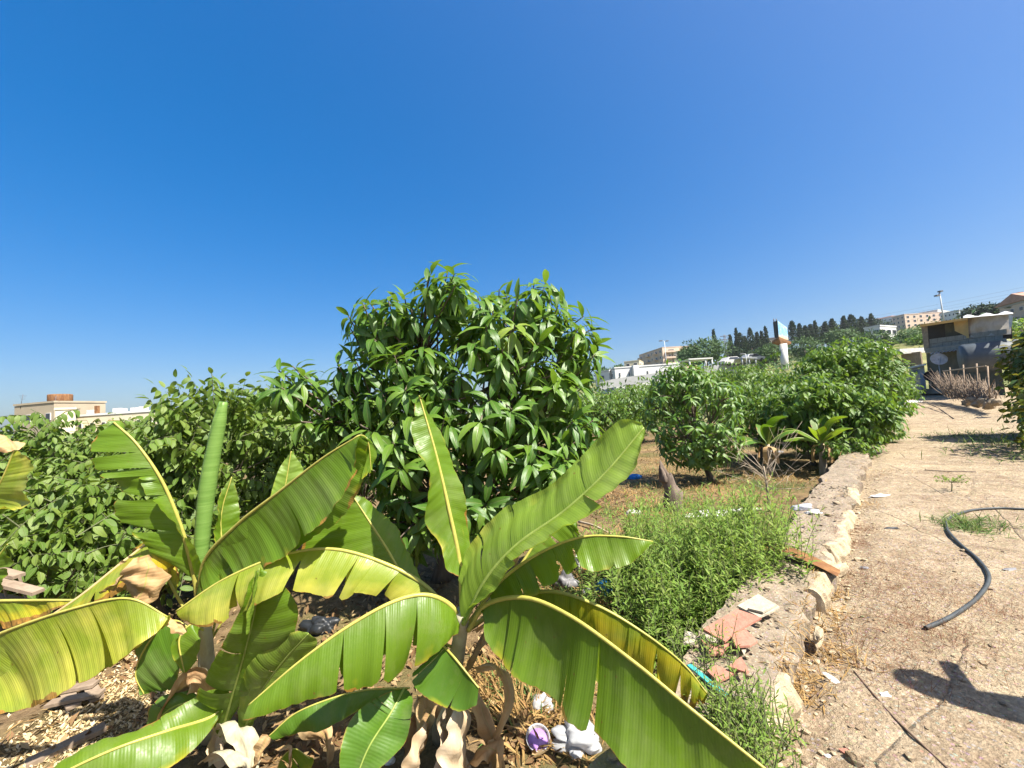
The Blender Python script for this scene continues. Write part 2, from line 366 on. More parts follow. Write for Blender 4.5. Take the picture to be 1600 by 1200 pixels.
def m_hill():
    k = NT('hill_ground'); o = k.obj(); a = k.noise(0.05, o, 6, 0.6); b = k.noise(0.4, o, 5, 0.65)
    col = k.ramp(b, [(0.3, (0.09, 0.11, 0.04)), (0.55, (0.2, 0.19, 0.08)), (0.75, (0.36, 0.29, 0.17))])
    col = k.mix(k.ramp(a, [(0.42, (0, 0, 0)), (0.6, (0.7, 0.7, 0.7))]), col, (0.08, 0.11, 0.04))
    return k.pbr(col, 0.95, 0.05, k.bump(b, 0.6, 0.4))
MT['hill'] = m_hill()
def m_concrete(name, a, b, sc=6, peb=True):
    k = NT(name); o = k.obj(); n = k.noise(sc, o, 7, 0.68, 0.3); f = k.noise(sc * 9, o, 5, 0.7)
    col = k.ramp(n, [(0.28, a), (0.7, b)]); h = k.math('ADD', n, k.math('MULTIPLY', f, 0.4))
    if peb:
        v = k.n('TexVoronoi', Scale=55); k.l(o, v.inputs['Vector']); pf = k.math('LESS_THAN', v.outputs['Distance'], 0.36)
        col = k.mix(k.math('MULTIPLY', pf, 0.3), col, k.mix(0.7, v.outputs['Color'], (0.5, 0.42, 0.33)))
        h = k.math('ADD', h, k.math('MULTIPLY', pf, 0.25))
    col = k.mix(0.55, col, k.ramp(f, [(0.3, (0.5, 0.5, 0.5)), (0.65, (1.08, 1.06, 1.02))]), 'MULTIPLY')
    return k.pbr(col, 0.92, 0.12, k.bump(h, 0.8, 0.02))
MT['walltop'] = m_concrete('wall_concrete', (0.176, 0.140, 0.100), (0.320, 0.256, 0.184))
MT['plaster'] = m_concrete('cream_plaster', (0.336, 0.256, 0.160), (0.528, 0.440, 0.304), 12, False)
MT['block'] = m_concrete('grey_block', (0.18, 0.175, 0.15), (0.3, 0.29, 0.25), 5, False)
MT['stone'] = m_concrete('field_stone', (0.192, 0.152, 0.104), (0.400, 0.320, 0.224), 7, False)
MT['tile_pink'] = m_concrete('pink_tile', (0.368, 0.160, 0.112), (0.448, 0.216, 0.160), 3, False)
MT['tile_cream'] = m_concrete('cream_tile', (0.361, 0.312, 0.238), (0.476, 0.418, 0.328), 3, False)
MT['white'] = m_plain('white_plastic', (0.508, 0.492, 0.459), 0.22, 5, 0.5, 0.4, 0, 0.1)
MT['bag'] = m_plain('white_bag', (0.510, 0.518, 0.527), 0.3, 5, 0.35, 0.5, 0, 0.2, 0.35, (0.8, 0.8, 0.85))
MT['clearbag'] = m_plain('clear_bag', (0.637, 0.654, 0.680), 0.08, 5, 0.2, 0.5, 0, 0.2, 0.3, (0.85, 0.85, 0.9), 0.62)
MT['blue'] = m_plain('blue_bag', (0.03, 0.24, 0.62), 0.25, 9, 0.4, 0.4, 0, 0.2, 0.25, (0.05, 0.4, 0.8))
MT['teal'] = m_plain('teal_plastic', (0.05, 0.32, 0.3), 0.2, 9, 0.45)
MT['purple'] = m_plain('purple_plastic', (0.5, 0.28, 0.74), 0.08, 6, 0.4, 0.4, 0, 0, 0.2, (0.5, 0.3, 0.7))
MT['greybag'] = m_plain('grey_bag', (0.16, 0.155, 0.16), 0.25, 9, 0.5, 0.4)
MT['black'] = m_plain('black_plastic', (0.02, 0.022, 0.024), 0.2, 9, 0.45, 0.4)
MT['hose'] = m_plain('hose_plastic', (0.045, 0.05, 0.05), 0.25, 9, 0.5, 0.4)
MT['pipe_brown'] = m_plain('brown_pipe', (0.16, 0.11, 0.075), 0.3, 20, 0.7)
MT['rust'] = m_bark('rusty_metal', (0.112, 0.045, 0.022), (0.270, 0.143, 0.060), 8, 0.3)
MT['wood'] = m_bark('weathered_wood', (0.170, 0.123, 0.085), (0.306, 0.234, 0.170), 10, 0.5)
MT['straw'] = m_plain('straw', (0.400, 0.272, 0.104), 0.35, 30, 0.8)
MT['paint_white'] = m_plain('white_wall_paint', (0.592, 0.584, 0.560), 0.06, 0.6, 0.8, 0.2, 0, 0.1)
MT['paint_cream'] = m_plain('cream_wall_paint', (0.576, 0.504, 0.368), 0.07, 0.6, 0.8, 0.2, 0, 0.1)
MT['paint_beige'] = m_plain('beige_wall_paint', (0.357, 0.297, 0.212), 0.1, 0.6, 0.85, 0.2, 0, 0.1)
MT['paint_pink'] = m_plain('pink_wall_paint', (0.496, 0.288, 0.208), 0.08, 0.5, 0.8, 0.2, 0, 0.1)
MT['paint_peach'] = m_plain('peach_wall_paint', (0.528, 0.400, 0.304), 0.08, 0.5, 0.8, 0.2, 0, 0.1)
MT['paint_grey'] = m_plain('grey_wall_paint', (0.34, 0.34, 0.34), 0.12, 0.6, 0.85, 0.2, 0, 0.1)
MT['roof_red'] = m_plain('red_roof', (0.36, 0.2, 0.14), 0.15, 2, 0.8)
MT['glass'] = m_plain('dark_window', (0.03, 0.035, 0.045), 0.2, 2, 0.15, 0.5, 0, 0)
MT['steel'] = m_plain('grey_steel', (0.35, 0.36, 0.37), 0.12, 4, 0.45, 0.4, 0.4, 0)
MT['pole'] = m_plain('pole_paint', (0.42, 0.43, 0.44), 0.1, 4, 0.5)
MT['tarp_y'] = m_plain('yellow_tarp', (0.558, 0.396, 0.153), 0.12, 3, 0.65, 0.25, 0, 0.3, 0.3, (0.7, 0.5, 0.18))
MT['tarp_w'] = m_plain('dusty_tarp', (0.323, 0.297, 0.255), 0.3, 2, 0.6, 0.25, 0, 0.3, 0.2, (0.6, 0.56, 0.5))
MT['tarp_dark'] = m_plain('olive_cloth', (0.06, 0.06, 0.035), 0.3, 3, 0.8)
MT['dark'] = m_plain('painted_shade', (0.02, 0.018, 0.016), 0.2, 3, 0.9)  # near-black colour standing in for shade, in openings and on an unlit face
MT['olive'] = m_plain('olive_plaster', (0.11, 0.1, 0.065), 0.2, 2.5, 0.9)
MT['board'] = m_plain('beige_board', (0.357, 0.315, 0.230), 0.12, 2.5, 0.85)
MT['tankgrey'] = m_plain('grey_tank', (0.05, 0.063, 0.072), 0.25, 2.5, 0.55, 0.45, 0, 0.1)
MT['skyad'] = None
def m_ad():
    k = NT('billboard_print'); sx = k.n('SeparateXYZ'); k.l(k.n('UVMap').outputs[0], sx.inputs[0])
    col = k.ramp(sx.outputs[1], [(0.0, (0.55, 0.47, 0.28)), (0.16, (0.5, 0.44, 0.3)), (0.24, (0.2, 0.36, 0.55)), (0.7, (0.15, 0.36, 0.58)), (1.0, (0.28, 0.48, 0.64))])
    n = k.noise(6, k.n('UVMap').outputs[0], 4); col = k.mix(k.ramp(n, [(0.52, (0, 0, 0)), (0.62, (0.8, 0.8, 0.8))]), col, (0.55, 0.6, 0.62))
    return k.pbr(col, 0.5, 0.3)
MT['skyad'] = m_ad()
MT['wire'] = m_plain('wire', (0.12, 0.12, 0.13), 0.1, 4, 0.6, 0.3, 0, 0)
MT['skin'] = m_plain('skin', (0.45, 0.28, 0.2), 0.08, 8, 0.55, 0.35, 0, 0.1)
MT['shirt'] = m_plain('shirt_cloth', (0.2, 0.24, 0.32), 0.1, 12, 0.85, 0.1)
MT['hair'] = m_plain('dark_hair', (0.03, 0.022, 0.018), 0.2, 30, 0.6)

# ------------------------------------------------------------------ ground, hill, path, wall
WO = np.array([0.95, 1.84]); WE = nrm([0.70, 0.714]); WN = np.array([WE[1], -WE[0]])
def wl(s, q, z): 
    s = np.asarray(s, float); q = np.asarray(q, float)
    return np.stack([WO[0] + s * WE[0] + q * WN[0], WO[1] + s * WE[1] + q * WN[1], np.broadcast_to(z, np.broadcast(s, q).shape)], -1)
def sq(x, y): dx, dy = x - WO[0], y - WO[1]; return dx * WE[0] + dy * WE[1], dx * WN[0] + dy * WN[1]
def path_z(s): return 0.35 + 0.024 * np.maximum(0, np.asarray(s, float) - 8)
def sstep(a, b, x): t = np.clip((x - a) / (b - a), 0, 1); return t * t * (3 - 2 * t)
def ground_z(x, y):
    x = np.asarray(x, float); y = np.asarray(y, float); s, q = sq(x, y)
    p3 = np.stack([x, y, 0 * x], -1)
    near = 0.05 * fbm(p3, 0.8, 3, 4)
    z = near * (1 - sstep(25, 40, np.hypot(x, y)))
    up = path_z(s) - 0.08
    z = np.where(q > -0.25, z + (up - z) * sstep(-0.25, -0.02, q), z)
    # hill to the right, behind the orchard
    d = np.maximum(y, 1.0); u = x / d
    e = np.interp(u, [-3, -0.4, 0.05, 0.2, 0.55, 0.8, 1.05, 1.35, 2.5], [-0.03, -0.02, 0.02, 0.062, 0.085, 0.108, 0.125, 0.15, 0.17])
    ramp = sstep(30, 190, y)
    hill = e * np.minimum(y, 230) * (0.8 * sstep(30, 58, y) + 0.2 * ramp)
    far = sstep(26, 45, y)
    z = z + np.where(e > 0, 1, 0.6) * hill * far + 1.5 * far * fbm(p3, 0.02, 9, 3) * sstep(60, 160, y)
    z = z - 0.012 * np.maximum(0, y - 330)
    return z
ax = np.concatenate([-np.geomspace(520, 14, 40), np.arange(-13.5, 26, 0.2), np.geomspace(26.5, 520, 46)])
ay = np.concatenate([-np.geomspace(200, 4, 12), np.arange(-3.8, 22, 0.2), np.geomspace(22.4, 560, 54)])
X, Y = np.meshgrid(ax, ay); Z = ground_z(X, Y)
Vg = np.stack([X, Y, Z], -1).reshape(-1, 3); nx = len(ax); ny = len(ay)
ii, jj = np.meshgrid(np.arange(nx - 1), np.arange(ny - 1)); a0 = (jj * nx + ii).ravel()
Fg = np.stack([a0, a0 + 1, a0 + nx + 1, a0 + nx], 1)
cy = Y[:-1, :-1].ravel(); near_f = cy < 30
def sub(Fm): 
    idx, inv = np.unique(Fm, return_inverse=True); return Vg[idx], inv.reshape(Fm.shape)
v, f = sub(Fg[near_f]); tag(obj('ground', v, f, MT['soil']), 'dry brown orchard soil under the trees', kind='structure')
v, f = sub(Fg[~near_f]); tag(obj('hill', v, f, MT['hill']), 'dry hillside rising behind the orchard', kind='structure')

def sheet(fn, s0, s1, ns, q0, q1, nq):
    ss, qq = np.meshgrid(np.linspace(s0, s1, ns), np.linspace(q0, q1, nq), indexing='ij'); V = fn(ss, qq).reshape(-1, 3)
    i, j = np.meshgrid(np.arange(ns - 1), np.arange(nq - 1), indexing='ij'); a = (i * nq + j).ravel()
    return V, np.stack([a, a + 1, a + nq + 1, a + nq], 1)
def path_h(s, q):
    p = wl(s, q, 0.0)
    return path_z(s) + 0.022 * fbm(p, 1.3, 5, 5) + 0.016 * np.maximum(0, fbm(p, 5, 8, 4)) - 0.05 * sstep(0.35, 0.0, q) + 0.03 * sstep(4.5, 6.5, q)
def path_fn(s, q): return wl(s, q, path_h(s, q))
V1, F1 = sheet(path_fn, -7, 11, 420, -0.05, 7.6, 200); V2, F2 = sheet(path_fn, 11, 41, 150, -0.05, 7.6, 60)
b = MB(); b.add(V1, F1); b.add(V2, F2); tag(b.obj('path', MT['path']), 'pale cracked earth and concrete path', kind='structure')
_P1 = V1[:, 2].reshape(420, 200); _P2 = V2[:, 2].reshape(150, 60); _GZ = Z
def _bil(A, a, b_):
    i = min(max(int(a), 0), A.shape[0] - 2); j = min(max(int(b_), 0), A.shape[1] - 2); f, g = min(max(a - i, 0), 1), min(max(b_ - j, 0), 1)
    return float((A[i, j] * (1 - f) + A[i + 1, j] * f) * (1 - g) + (A[i, j + 1] * (1 - f) + A[i + 1, j + 1] * f) * g)
def path_at(x, y):
    s, q = sq(x, y)
    return _bil(_P1, (s + 7) / 18 * 419, (q + 0.05) / 7.65 * 199) if s < 11 else _bil(_P2, (s - 11) / 30 * 149, (q + 0.05) / 7.65 * 59)
def gz(x, y):
    i = int(np.searchsorted(ay, y)) - 1; j = int(np.searchsorted(ax, x)) - 1; i = min(max(i, 0), len(ay) - 2); j = min(max(j, 0), len(ax) - 2)
    return _bil(_GZ, i + (y - ay[i]) / (ay[i + 1] - ay[i]), j + (x - ax[j]) / (ax[j + 1] - ax[j]))
def PG(px_, py_):
    """point of the path surface under an image pixel"""
    p = G(px_, py_, 0.35)
    for _ in range(8): p = G(px_, py_, path_at(p[0], p[1]))
    return p
def OG(px_, py_):
    p = G(px_, py_, 0.0)
    for _ in range(6): p = G(px_, py_, gz(p[0], p[1]))
    return p

# low wall: rough concrete top, broken plaster edge towards the path
wall = thing('low_wall', 'low concrete garden wall with a broken cream edge along the path', 'wall', wl(2, -0.25, 0.0))
def wtop(s): return path_z(s) + 0.10 + 0.015 * np.sin(s * 1.1) - 0.06 * sstep(9.2, 12.5, s)
ns = 900; ss = np.concatenate([np.linspace(-7, -1.2, 40, endpoint=False), np.linspace(-1.2, 9, 760, endpoint=False), np.linspace(9, 24, 100)])
prof = [(-0.5, -0.6), (-0.49, -0.22), (-0.475, -0.05)] + [(q_, 0.0) for q_ in np.linspace(-0.46, -0.02, 30)] + [(0.005, -0.015), (0.02, -0.05), (0.03, -0.22)]
rows = []
for q, dz in prof:
    p = wl(ss, np.full(ns, q), wtop(ss) + dz)
    n1 = fbm(p, 2.5, 2, 4); n2 = fbm(p, 9, 4, 3)
    p[:, :2] += WN * (0.045 * n1 + 0.02 * n2)[:, None] * (1.6 if q > -0.05 else 1); n3 = fbm(p, 26, 6, 3); ch = np.maximum(0, fbm(p, 5, 7, 4) - 0.25); p[:, 2] += 0.014 * n1 + 0.009 * n2 + 0.0035 * n3 - 0.022 * ch
    rows.append(p)
Vw = np.stack(rows, 1).reshape(-1, 3); nq = len(prof)
i, j = np.meshgrid(np.arange(ns - 1), np.arange(nq - 1), indexing='ij'); a = (i * nq + j).ravel()
obj('wall_body', Vw, np.stack([a, a + nq, a + nq + 1, a + 1], 1), MT['walltop'], wall, smooth=False)

def rock(c, sz, seed, k=1, flat=0.8):
    """irregular stone: noisy subdivided box"""
    import bmesh
    bm = bmesh.new(); bmesh.ops.create_icosphere(bm, subdivisions=k + 1, radius=1.0)
    V = np.array([v.co[:] for v in bm.verts]); Fc = [tuple(v.index for v in f_.verts) for f_ in bm.faces]; bm.free()
    V = np.sign(V) * np.abs(V) ** 0.72
    V = V * (1 + 0.28 * fbm(V, 1.3, seed, 3))[:, None]
    r = np.random.default_rng(seed); a = r.uniform(0, 6.28); ca, sa = math.cos(a), math.sin(a)
    V = V * np.array(sz); V = V @ np.array([[ca, -sa, 0], [sa, ca, 0], [0, 0, 1]]).T
    return V + np.asarray(c), Fc
# remains of the cream plaster skin along the path edge
ns = 800; ss = np.linspace(-1.2, 9.6, ns); rows = []
for k_, (q, dz) in enumerate([(-0.06, -0.03), (-0.03, -0.006), (0.0, -0.004), (0.02, -0.012), (0.035, -0.04), (0.06, -0.1), (0.065, -0.2)]):
    p = wl(ss, np.full(ns, q), wtop(ss) + dz); n1 = fbm(p, 2.2, 31, 5); n2 = fbm(wl(ss, np.full(ns, 0.0), 0.0), 1.1, 33, 3)
    p[:, :2] += WN * (0.06 * n1 + 0.05 * n2)[:, None]; p[:, :2] += WN * (0.02 * fbm(p, 14, 36, 3))[:, None]; p[:, 2] += 0.02 * fbm(p, 9, 35, 4) - (0.2 + 0.02 * ss) * sstep(-0.02, 0.08, 0.09 * sstep(3.0, 5.0, ss) + fbm(wl(ss, np.full(ns, 0.0), 0.0), 1.7, 39, 4)); rows.append(p)
Vw = np.stack(rows, 1).reshape(-1, 3); nq = len(rows); i, j = np.meshgrid(np.arange(ns - 1), np.arange(nq - 1), indexing='ij'); a = (i * nq + j).ravel()
obj('plaster_skin', Vw, np.stack([a, a + nq, a + nq + 1, a + 1], 1), MT['plaster'], wall, smooth=False)
# broken cream plaster lumps along the path edge of the wall
r = np.random.default_rng(11); s_ = -0.6; k = 0
while s_ < 3.4:
    big = r.uniform(0.06, 0.15) * (1.25 if r.random() < 0.35 else 0.8)
    p = wl(s_, r.uniform(0.0, 0.09), wtop(s_) - r.uniform(0.06, 0.12))
    V, Fc = rock((0, 0, 0), (big * 0.9, big * 0.24, big * 0.36), 100 + k, 2)
    ang = math.atan2(WE[1], WE[0]) - np.random.default_rng(100 + k).uniform(0, 6.28) + r.uniform(-0.3, 0.3); ca, sa = math.cos(ang), math.sin(ang)
    V = V @ np.array([[ca, -sa, 0], [sa, ca, 0], [0, 0, 1]]).T + p
    obj('plaster_lump', V, Fc, MT['plaster'], wall, smooth=False)
    s_ += big * r.uniform(2.5, 9); k += 1

# ------------------------------------------------------------------ leaves
def leaf_shape(n, w, droop, fold, kind='lance', wav=0.0, seed=0):
    """unit leaf along +x, face up +z; 3 verts per station"""
    t = np.linspace(0, 1, n); r = np.random.default_rng(seed)
    if kind == 'lance': hw = w * np.sin(np.pi * np.clip(t * 0.94 + 0.05, 0, 1)) ** 0.85 * (1 - 0.25 * t)
    elif kind == 'oval': hw = w * np.sin(np.pi * np.clip(t ** 0.85 * 0.97 + 0.02, 0, 1)) ** 0.7
    else: hw = w * np.sin(np.pi * np.clip(t * 0.96 + 0.03, 0, 1)) ** 0.6
    hw[-1] = 0.004; hw[0] = max(hw[0] * 0.3, 0.006)
    th = np.cumsum(np.full(n, droop / n)) ; x = np.concatenate([[0], np.cumsum(np.cos(th[1:]))]) / (n - 1); z = -np.concatenate([[0], np.cumsum(np.sin(th[1:]))]) / (n - 1)
    V = []; U = []
    ph = r.uniform(0, 6); 
    for i in range(n):
        e = hw[i]; wv = wav * math.sin(t[i] * 14 + ph)
        V += [(x[i], -e * math.cos(fold), z[i] + e * math.sin(fold) + wv), (x[i], 0, z[i]), (x[i], e * math.cos(fold), z[i] + e * math.sin(fold) - wv)]
        U += [(0.0, t[i]), (0.5, t[i]), (1.0, t[i])]
    Fc = []
    for i in range(n - 1):
        a = i * 3; Fc += [(a, a + 3, a + 4, a + 1), (a + 1, a + 4, a + 5, a + 2)]
    return np.array(V), np.array(Fc), np.array(U)

def frames(pos, d, n, size):
    """matrices (k,3,3),(k,3) for leaves pointing along d with normal near n"""
    d = nrm(d); y = nrm(np.cross(n, d)); z = np.cross(d, y)
    Rm = np.stack([d, y, z], -1) * np.asarray(size)[:, None, None]
    return Rm, np.asarray(pos)

class Foliage:
    """collects leaves; the ones nearest the camera become single leaf objects, the rest one joined part"""
    def __init__(s): s.p = []; s.d = []; s.n = []; s.s = []
    def add(s, p, d, n, size): s.p.append(p); s.d.append(d); s.n.append(n); s.s.append(size)
    def build(s, parent, shapes, mat, n_single=0, name='foliage', matname='leaf', stuff=True):
        p = np.array(s.p); Rm, T = frames(p, np.array(s.d), np.array(s.n), np.array(s.s))
        vi = rng.integers(0, len(shapes), len(p)); o = org(parent)
        if n_single:
            dep = (p - CAM) @ _W; key = dep; order = np.argsort(key); one = order[:n_single]
            rest = order[n_single:]
            ms = [mesh('leaf', V, Fc, mat, uv=U) for V, Fc, U in shapes]
            for q in one:
                ob = bpy.data.objects.new(matname, ms[vi[q]]); C.objects.link(ob); ob.parent = parent
                mm = Matrix.Identity(4)
                for a in range(3):
                    for c_ in range(3): mm[a][c_] = Rm[q][a][c_]
                    mm[a][3] = T[q][a] - o[a]
                ob.matrix_basis = mm
        else: rest = np.arange(len(p))
        Vs, Fs, Us, Ts = [], [], [], []; off = 0
        for k_, (V, Fc, U) in enumerate(shapes):
            ids = rest[vi[rest] == k_]
            if not len(ids): continue
            W = np.einsum('kab,vb->kva', Rm[ids], V) + T[ids][:, None, :]
            nv = len(V); Vs.append(W.reshape(-1, 3)); Fs.append((Fc[None] + (np.arange(len(ids)) * nv)[:, None, None] + off).reshape(-1, Fc.shape[1])); off += nv * len(ids)
            Us.append(np.tile(U, (len(ids), 1))); Ts.append(np.repeat(rng.random(len(ids)), nv))
        if Vs:
            ob = obj(name, np.concatenate(Vs), np.concatenate(Fs), mat, parent, uv=np.concatenate(Us), tint=np.concatenate(Ts))
            if stuff: ob['kind'] = 'stuff'
            return ob

SH_MANGO = [leaf_shape(7, 0.15, dr, fo, 'lance', 0.012, k) for k, (dr, fo) in enumerate([(1.1, 0.3), (1.4, 0.25), (0.8, 0.35), (1.7, 0.2), (1.2, 0.4), (0.7, 0.3)])]
SH_ANN = [leaf_shape(6, 0.23, dr, fo, 'oval', 0.012, k) for k, (dr, fo) in enumerate([(0.5, 0.25), (0.8, 0.2), (0.3, 0.35), (1.0, 0.15)])]
SH_LOW = [leaf_shape(4, 0.2, dr, fo, 'oval', 0, k) for k, (dr, fo) in enumerate([(0.6, 0.25), (0.9, 0.2), (0.3, 0.3)])]
SH_VINE = [leaf_shape(5, 0.36, dr, fo, 'round', 0.04, k) for k, (dr, fo) in enumerate([(0.4, 0.2), (0.7, 0.15), (0.2, 0.3)])]
SH_BLADE = [leaf_shape(3, 0.042, dr, 0.2, 'lance', 0, k) for k, dr in enumerate([0.3, 0.9, 1.5])]
SH_NEEDLE = [leaf_shape(3, 0.125, dr, 0.2, 'lance', 0, k) for k, dr in enumerate([0.2, 0.5, 0.9])]
SH_LITTER = [leaf_shape(3, 0.22, dr, fo, 'oval', 0.02, k) for k, (dr, fo) in enumerate([(0.6, 0.25), (1.1, -0.3), (-0.5, 0.4)])]
SH_STALK = [leaf_shape(4, 0.014, dr, 0.1, 'lance', 0.01, k) for k, dr in enumerate([0.5, 1.3, 2.2, -0.9])]
SH_SPRAY = [leaf_shape(3, 0.22, 0.3, 0.3, 'oval', 0, k) for k in range(2)]
UPV = np.array([0, 0, 1.0])
def perp(a, r):
    v = np.cross(a, r.normal(size=3)); return nrm(v)

def whorl(fo, c, axis, n, L, r, flat=1.0):
    axis = nrm(axis); a = perp(axis, r); b_ = np.cross(axis, a)
    for k in range(n):
        t = k / n; ph = k * 2.39996 + r.uniform(-0.3, 0.3); th = (0.5 + 1.45 * t) * flat + r.uniform(-0.15, 0.15)
        d = axis * math.cos(th) + (a * math.cos(ph) + b_ * math.sin(ph)) * math.sin(th)
        d = nrm(d + np.array([0, 0, -0.32 - 0.5 * t * r.random()]))
        pos = c - axis * (0.02 + 0.10 * t) * L / 0.22 + d * 0.02
        nn = axis * 0.9 + UPV * 0.5 + r.normal(size=3) * 0.18
        fo.add(pos, d, nn, L * r.uniform(0.75, 1.15))

def limb_set(base, top, targets, r, trunk_r, mat, parent, name='limb', k=6, nl=9):
    """trunk and limbs leading to clustered targets"""
    targets = np.asarray(targets)
    tr = catmull([base, base * 0.5 + top * 0.5 + r.normal(size=3) * 0.03, top], 10)
    V, Fc = tube(tr, np.linspace(trunk_r, trunk_r * 0.62, 10) * (1 + 0.5 * np.exp(-np.arange(10) * 0.9)), 10); obj('trunk', V, Fc, mat, parent)
    # k-means like split
    c = targets[r.choice(len(targets), min(nl, len(targets)), replace=False)]
    for _ in range(5):
        lab = np.argmin(((targets[:, None] - c[None]) ** 2).sum(-1), 1)
        c = np.array([targets[lab == q].mean(0) if (lab == q).any() else c[q] for q in range(len(c))])
    for q in range(len(c)):
        mb = MB(); t0 = tr[r.integers(4, 10)]; mid = t0 * 0.35 + c[q] * 0.65; mid[2] -= 0.06 * np.linalg.norm(c[q] - t0); node = t0 * 0.15 + c[q] * 0.85
        V, Fc = tube(catmull([t0, mid * 0.7 + t0 * 0.3 + r.normal(size=3) * 0.03, node], 8), np.linspace(trunk_r * 0.5, trunk_r * 0.22, 8), k); mb.add(V, Fc)
        for tg in targets[lab == q]:
            st = node if r.random() < 0.6 else mid * 0.6 + t0 * 0.4
            V, Fc = tube(catmull([st, (st + tg) / 2 + np.array([0, 0, -0.05]) * np.linalg.norm(tg - st) + r.normal(size=3) * 0.02, tg], 5), np.linspace(trunk_r * 0.16, trunk_r * 0.07, 5), 4, False); mb.add(V, Fc)
        mb.obj('limb', mat, parent)

# ------------------------------------------------------------------ mango tree (centre)
def mango(label, base, D, whorls_px, ells, n_fill, L, n_single, seed, spacing, group=None, mat='mango', trunk_r=0.09, nleaf=(10, 15), young=()):
    r = np.random.default_rng(seed); t = thing('mango_tree', label, 'tree', base, group)
    cs = []; 
    for e in ells:
        (x, y, d), rx, ry, rd = e; cs.append((P(x, y, d), np.array([rx, rd, ry])))
    C0 = np.mean([c for c, _ in cs], 0); core = cs[0][0]
    pts = []; ax_ = []
    def inside(p, skip, sc=0.86): return any(i != skip and (((p - c) / (rr * sc)) ** 2).sum() < 1 for i, (c, rr) in enumerate(cs))
    for (x, y) in whorls_px:
        d = None
        for i, (c, rr) in enumerate(cs):
            ry = ray(x, y); A = ((ry / rr) ** 2).sum(); B = 2 * (((CAM - c) / rr * ry / rr)).sum(); Cc = (((CAM - c) / rr) ** 2).sum() - 1; q = B * B - 4 * A * Cc
            if q > 0:
                dd = (-B - math.sqrt(q)) / (2 * A); d = dd if d is None else min(d, dd)
        if d is None: d = D
        p = P(x, y, d * 0.4 + 0.6 * min(d, D)) if d else P(x, y, D); pts.append(p); ax_.append(nrm(nrm(p - core) + UPV * 0.75 + np.array([0.05, -0.25, 0])))
    tries = 0
    while tries < 60000 and len(pts) < len(whorls_px) + n_fill:
        tries += 1; i = r.integers(len(cs)); c, rr = cs[i]; u = nrm(r.normal(size=3)); k_ = 1.0 if r.random() < 0.7 else r.uniform(0.45, 0.9)
        p = c + u * rr * k_
        if k_ == 1.0 and inside(p, i): continue
        if p[2] < 0.35: continue
        sp = spacing * (1 if k_ == 1 else 1.2)
        if len(pts) and (((np.array(pts) - p) ** 2).sum(1) < sp * sp).any(): continue
        pts.append(p); ax_.append(nrm(u * np.array([1, 1, 0.8]) + UPV * 0.7))
    fo = Foliage(); fy = Foliage()
    for i, (p, a) in enumerate(zip(pts, ax_)):
        whorl(fy if i in young else fo, p, a, r.integers(*nleaf), L, r)
    fo.build(t, SH_MANGO, MT[mat], n_single)
    if fy.p: fy.build(t, SH_MANGO, MT['mango_young'], len(fy.p), matname='leaf')
    limb_set(np.asarray(base, float), np.asarray(base) * 0.45 + core * 0.55, pts, r, trunk_r, MT['bark'], t)
    return t
WH = [(710, 428), (835, 442), (607, 470), (567, 474), (642, 482), (770, 486), (805, 507), (850, 495), (905, 512), (872, 478), (740, 535), (785, 545), (837, 565), (897, 552), (680, 597), (692, 624), (615, 552), (557, 566), (642, 647), (766, 622), (867, 602), (897, 657), (912, 494), (747, 465), (712, 446), (668, 440), (780, 452), (505, 657), (622, 730), (632, 785), (730, 737), (775, 702), (575, 670), (457, 572), (900, 690), (832, 725), (815, 780), (690, 700), (660, 540), (720, 580), (800, 640), (840, 660), (545, 620), (595, 610), (870, 760), (760, 790), (680, 800), (690, 850), (625, 840)]
base = OG(690, 905)
mango('glossy dark green mango tree in the centre with drooping leaf rosettes', base, 4.6,
      WH, [((740, 640, 4.7), 0.85, 0.8, 0.9), ((607, 508, 4.5), 0.45, 0.34, 0.45), ((708, 478, 4.5), 0.46, 0.4, 0.5), ((828, 490, 4.6), 0.46, 0.42, 0.5), ((893, 545, 4.7), 0.32, 0.4, 0.45), ((775, 545, 4.2), 0.5, 0.42, 0.45), ((650, 590, 4.15), 0.42, 0.36, 0.4), ((855, 625, 4.3), 0.42, 0.4, 0.45), ((565, 605, 4.4), 0.36, 0.34, 0.4), ((745, 665, 3.9), 0.48, 0.36, 0.4), ((630, 690, 4.0), 0.46, 0.38, 0.45), ((830, 725, 4.1), 0.45, 0.36, 0.45), ((720, 785, 4.0), 0.5, 0.36, 0.45), ((635, 800, 4.2), 0.4, 0.4, 0.4), ((458, 600, 4.4), 0.26, 0.17, 0.3), ((510, 650, 4.4), 0.28, 0.22, 0.3), ((890, 670, 4.5), 0.28, 0.3, 0.35), ((800, 590, 5.2), 0.6, 0.9, 0.5), ((660, 620, 5.2), 0.7, 0.8, 0.5)],
      250, 0.29, 295, 3, 0.2, young=(6,), nleaf=(12, 17))

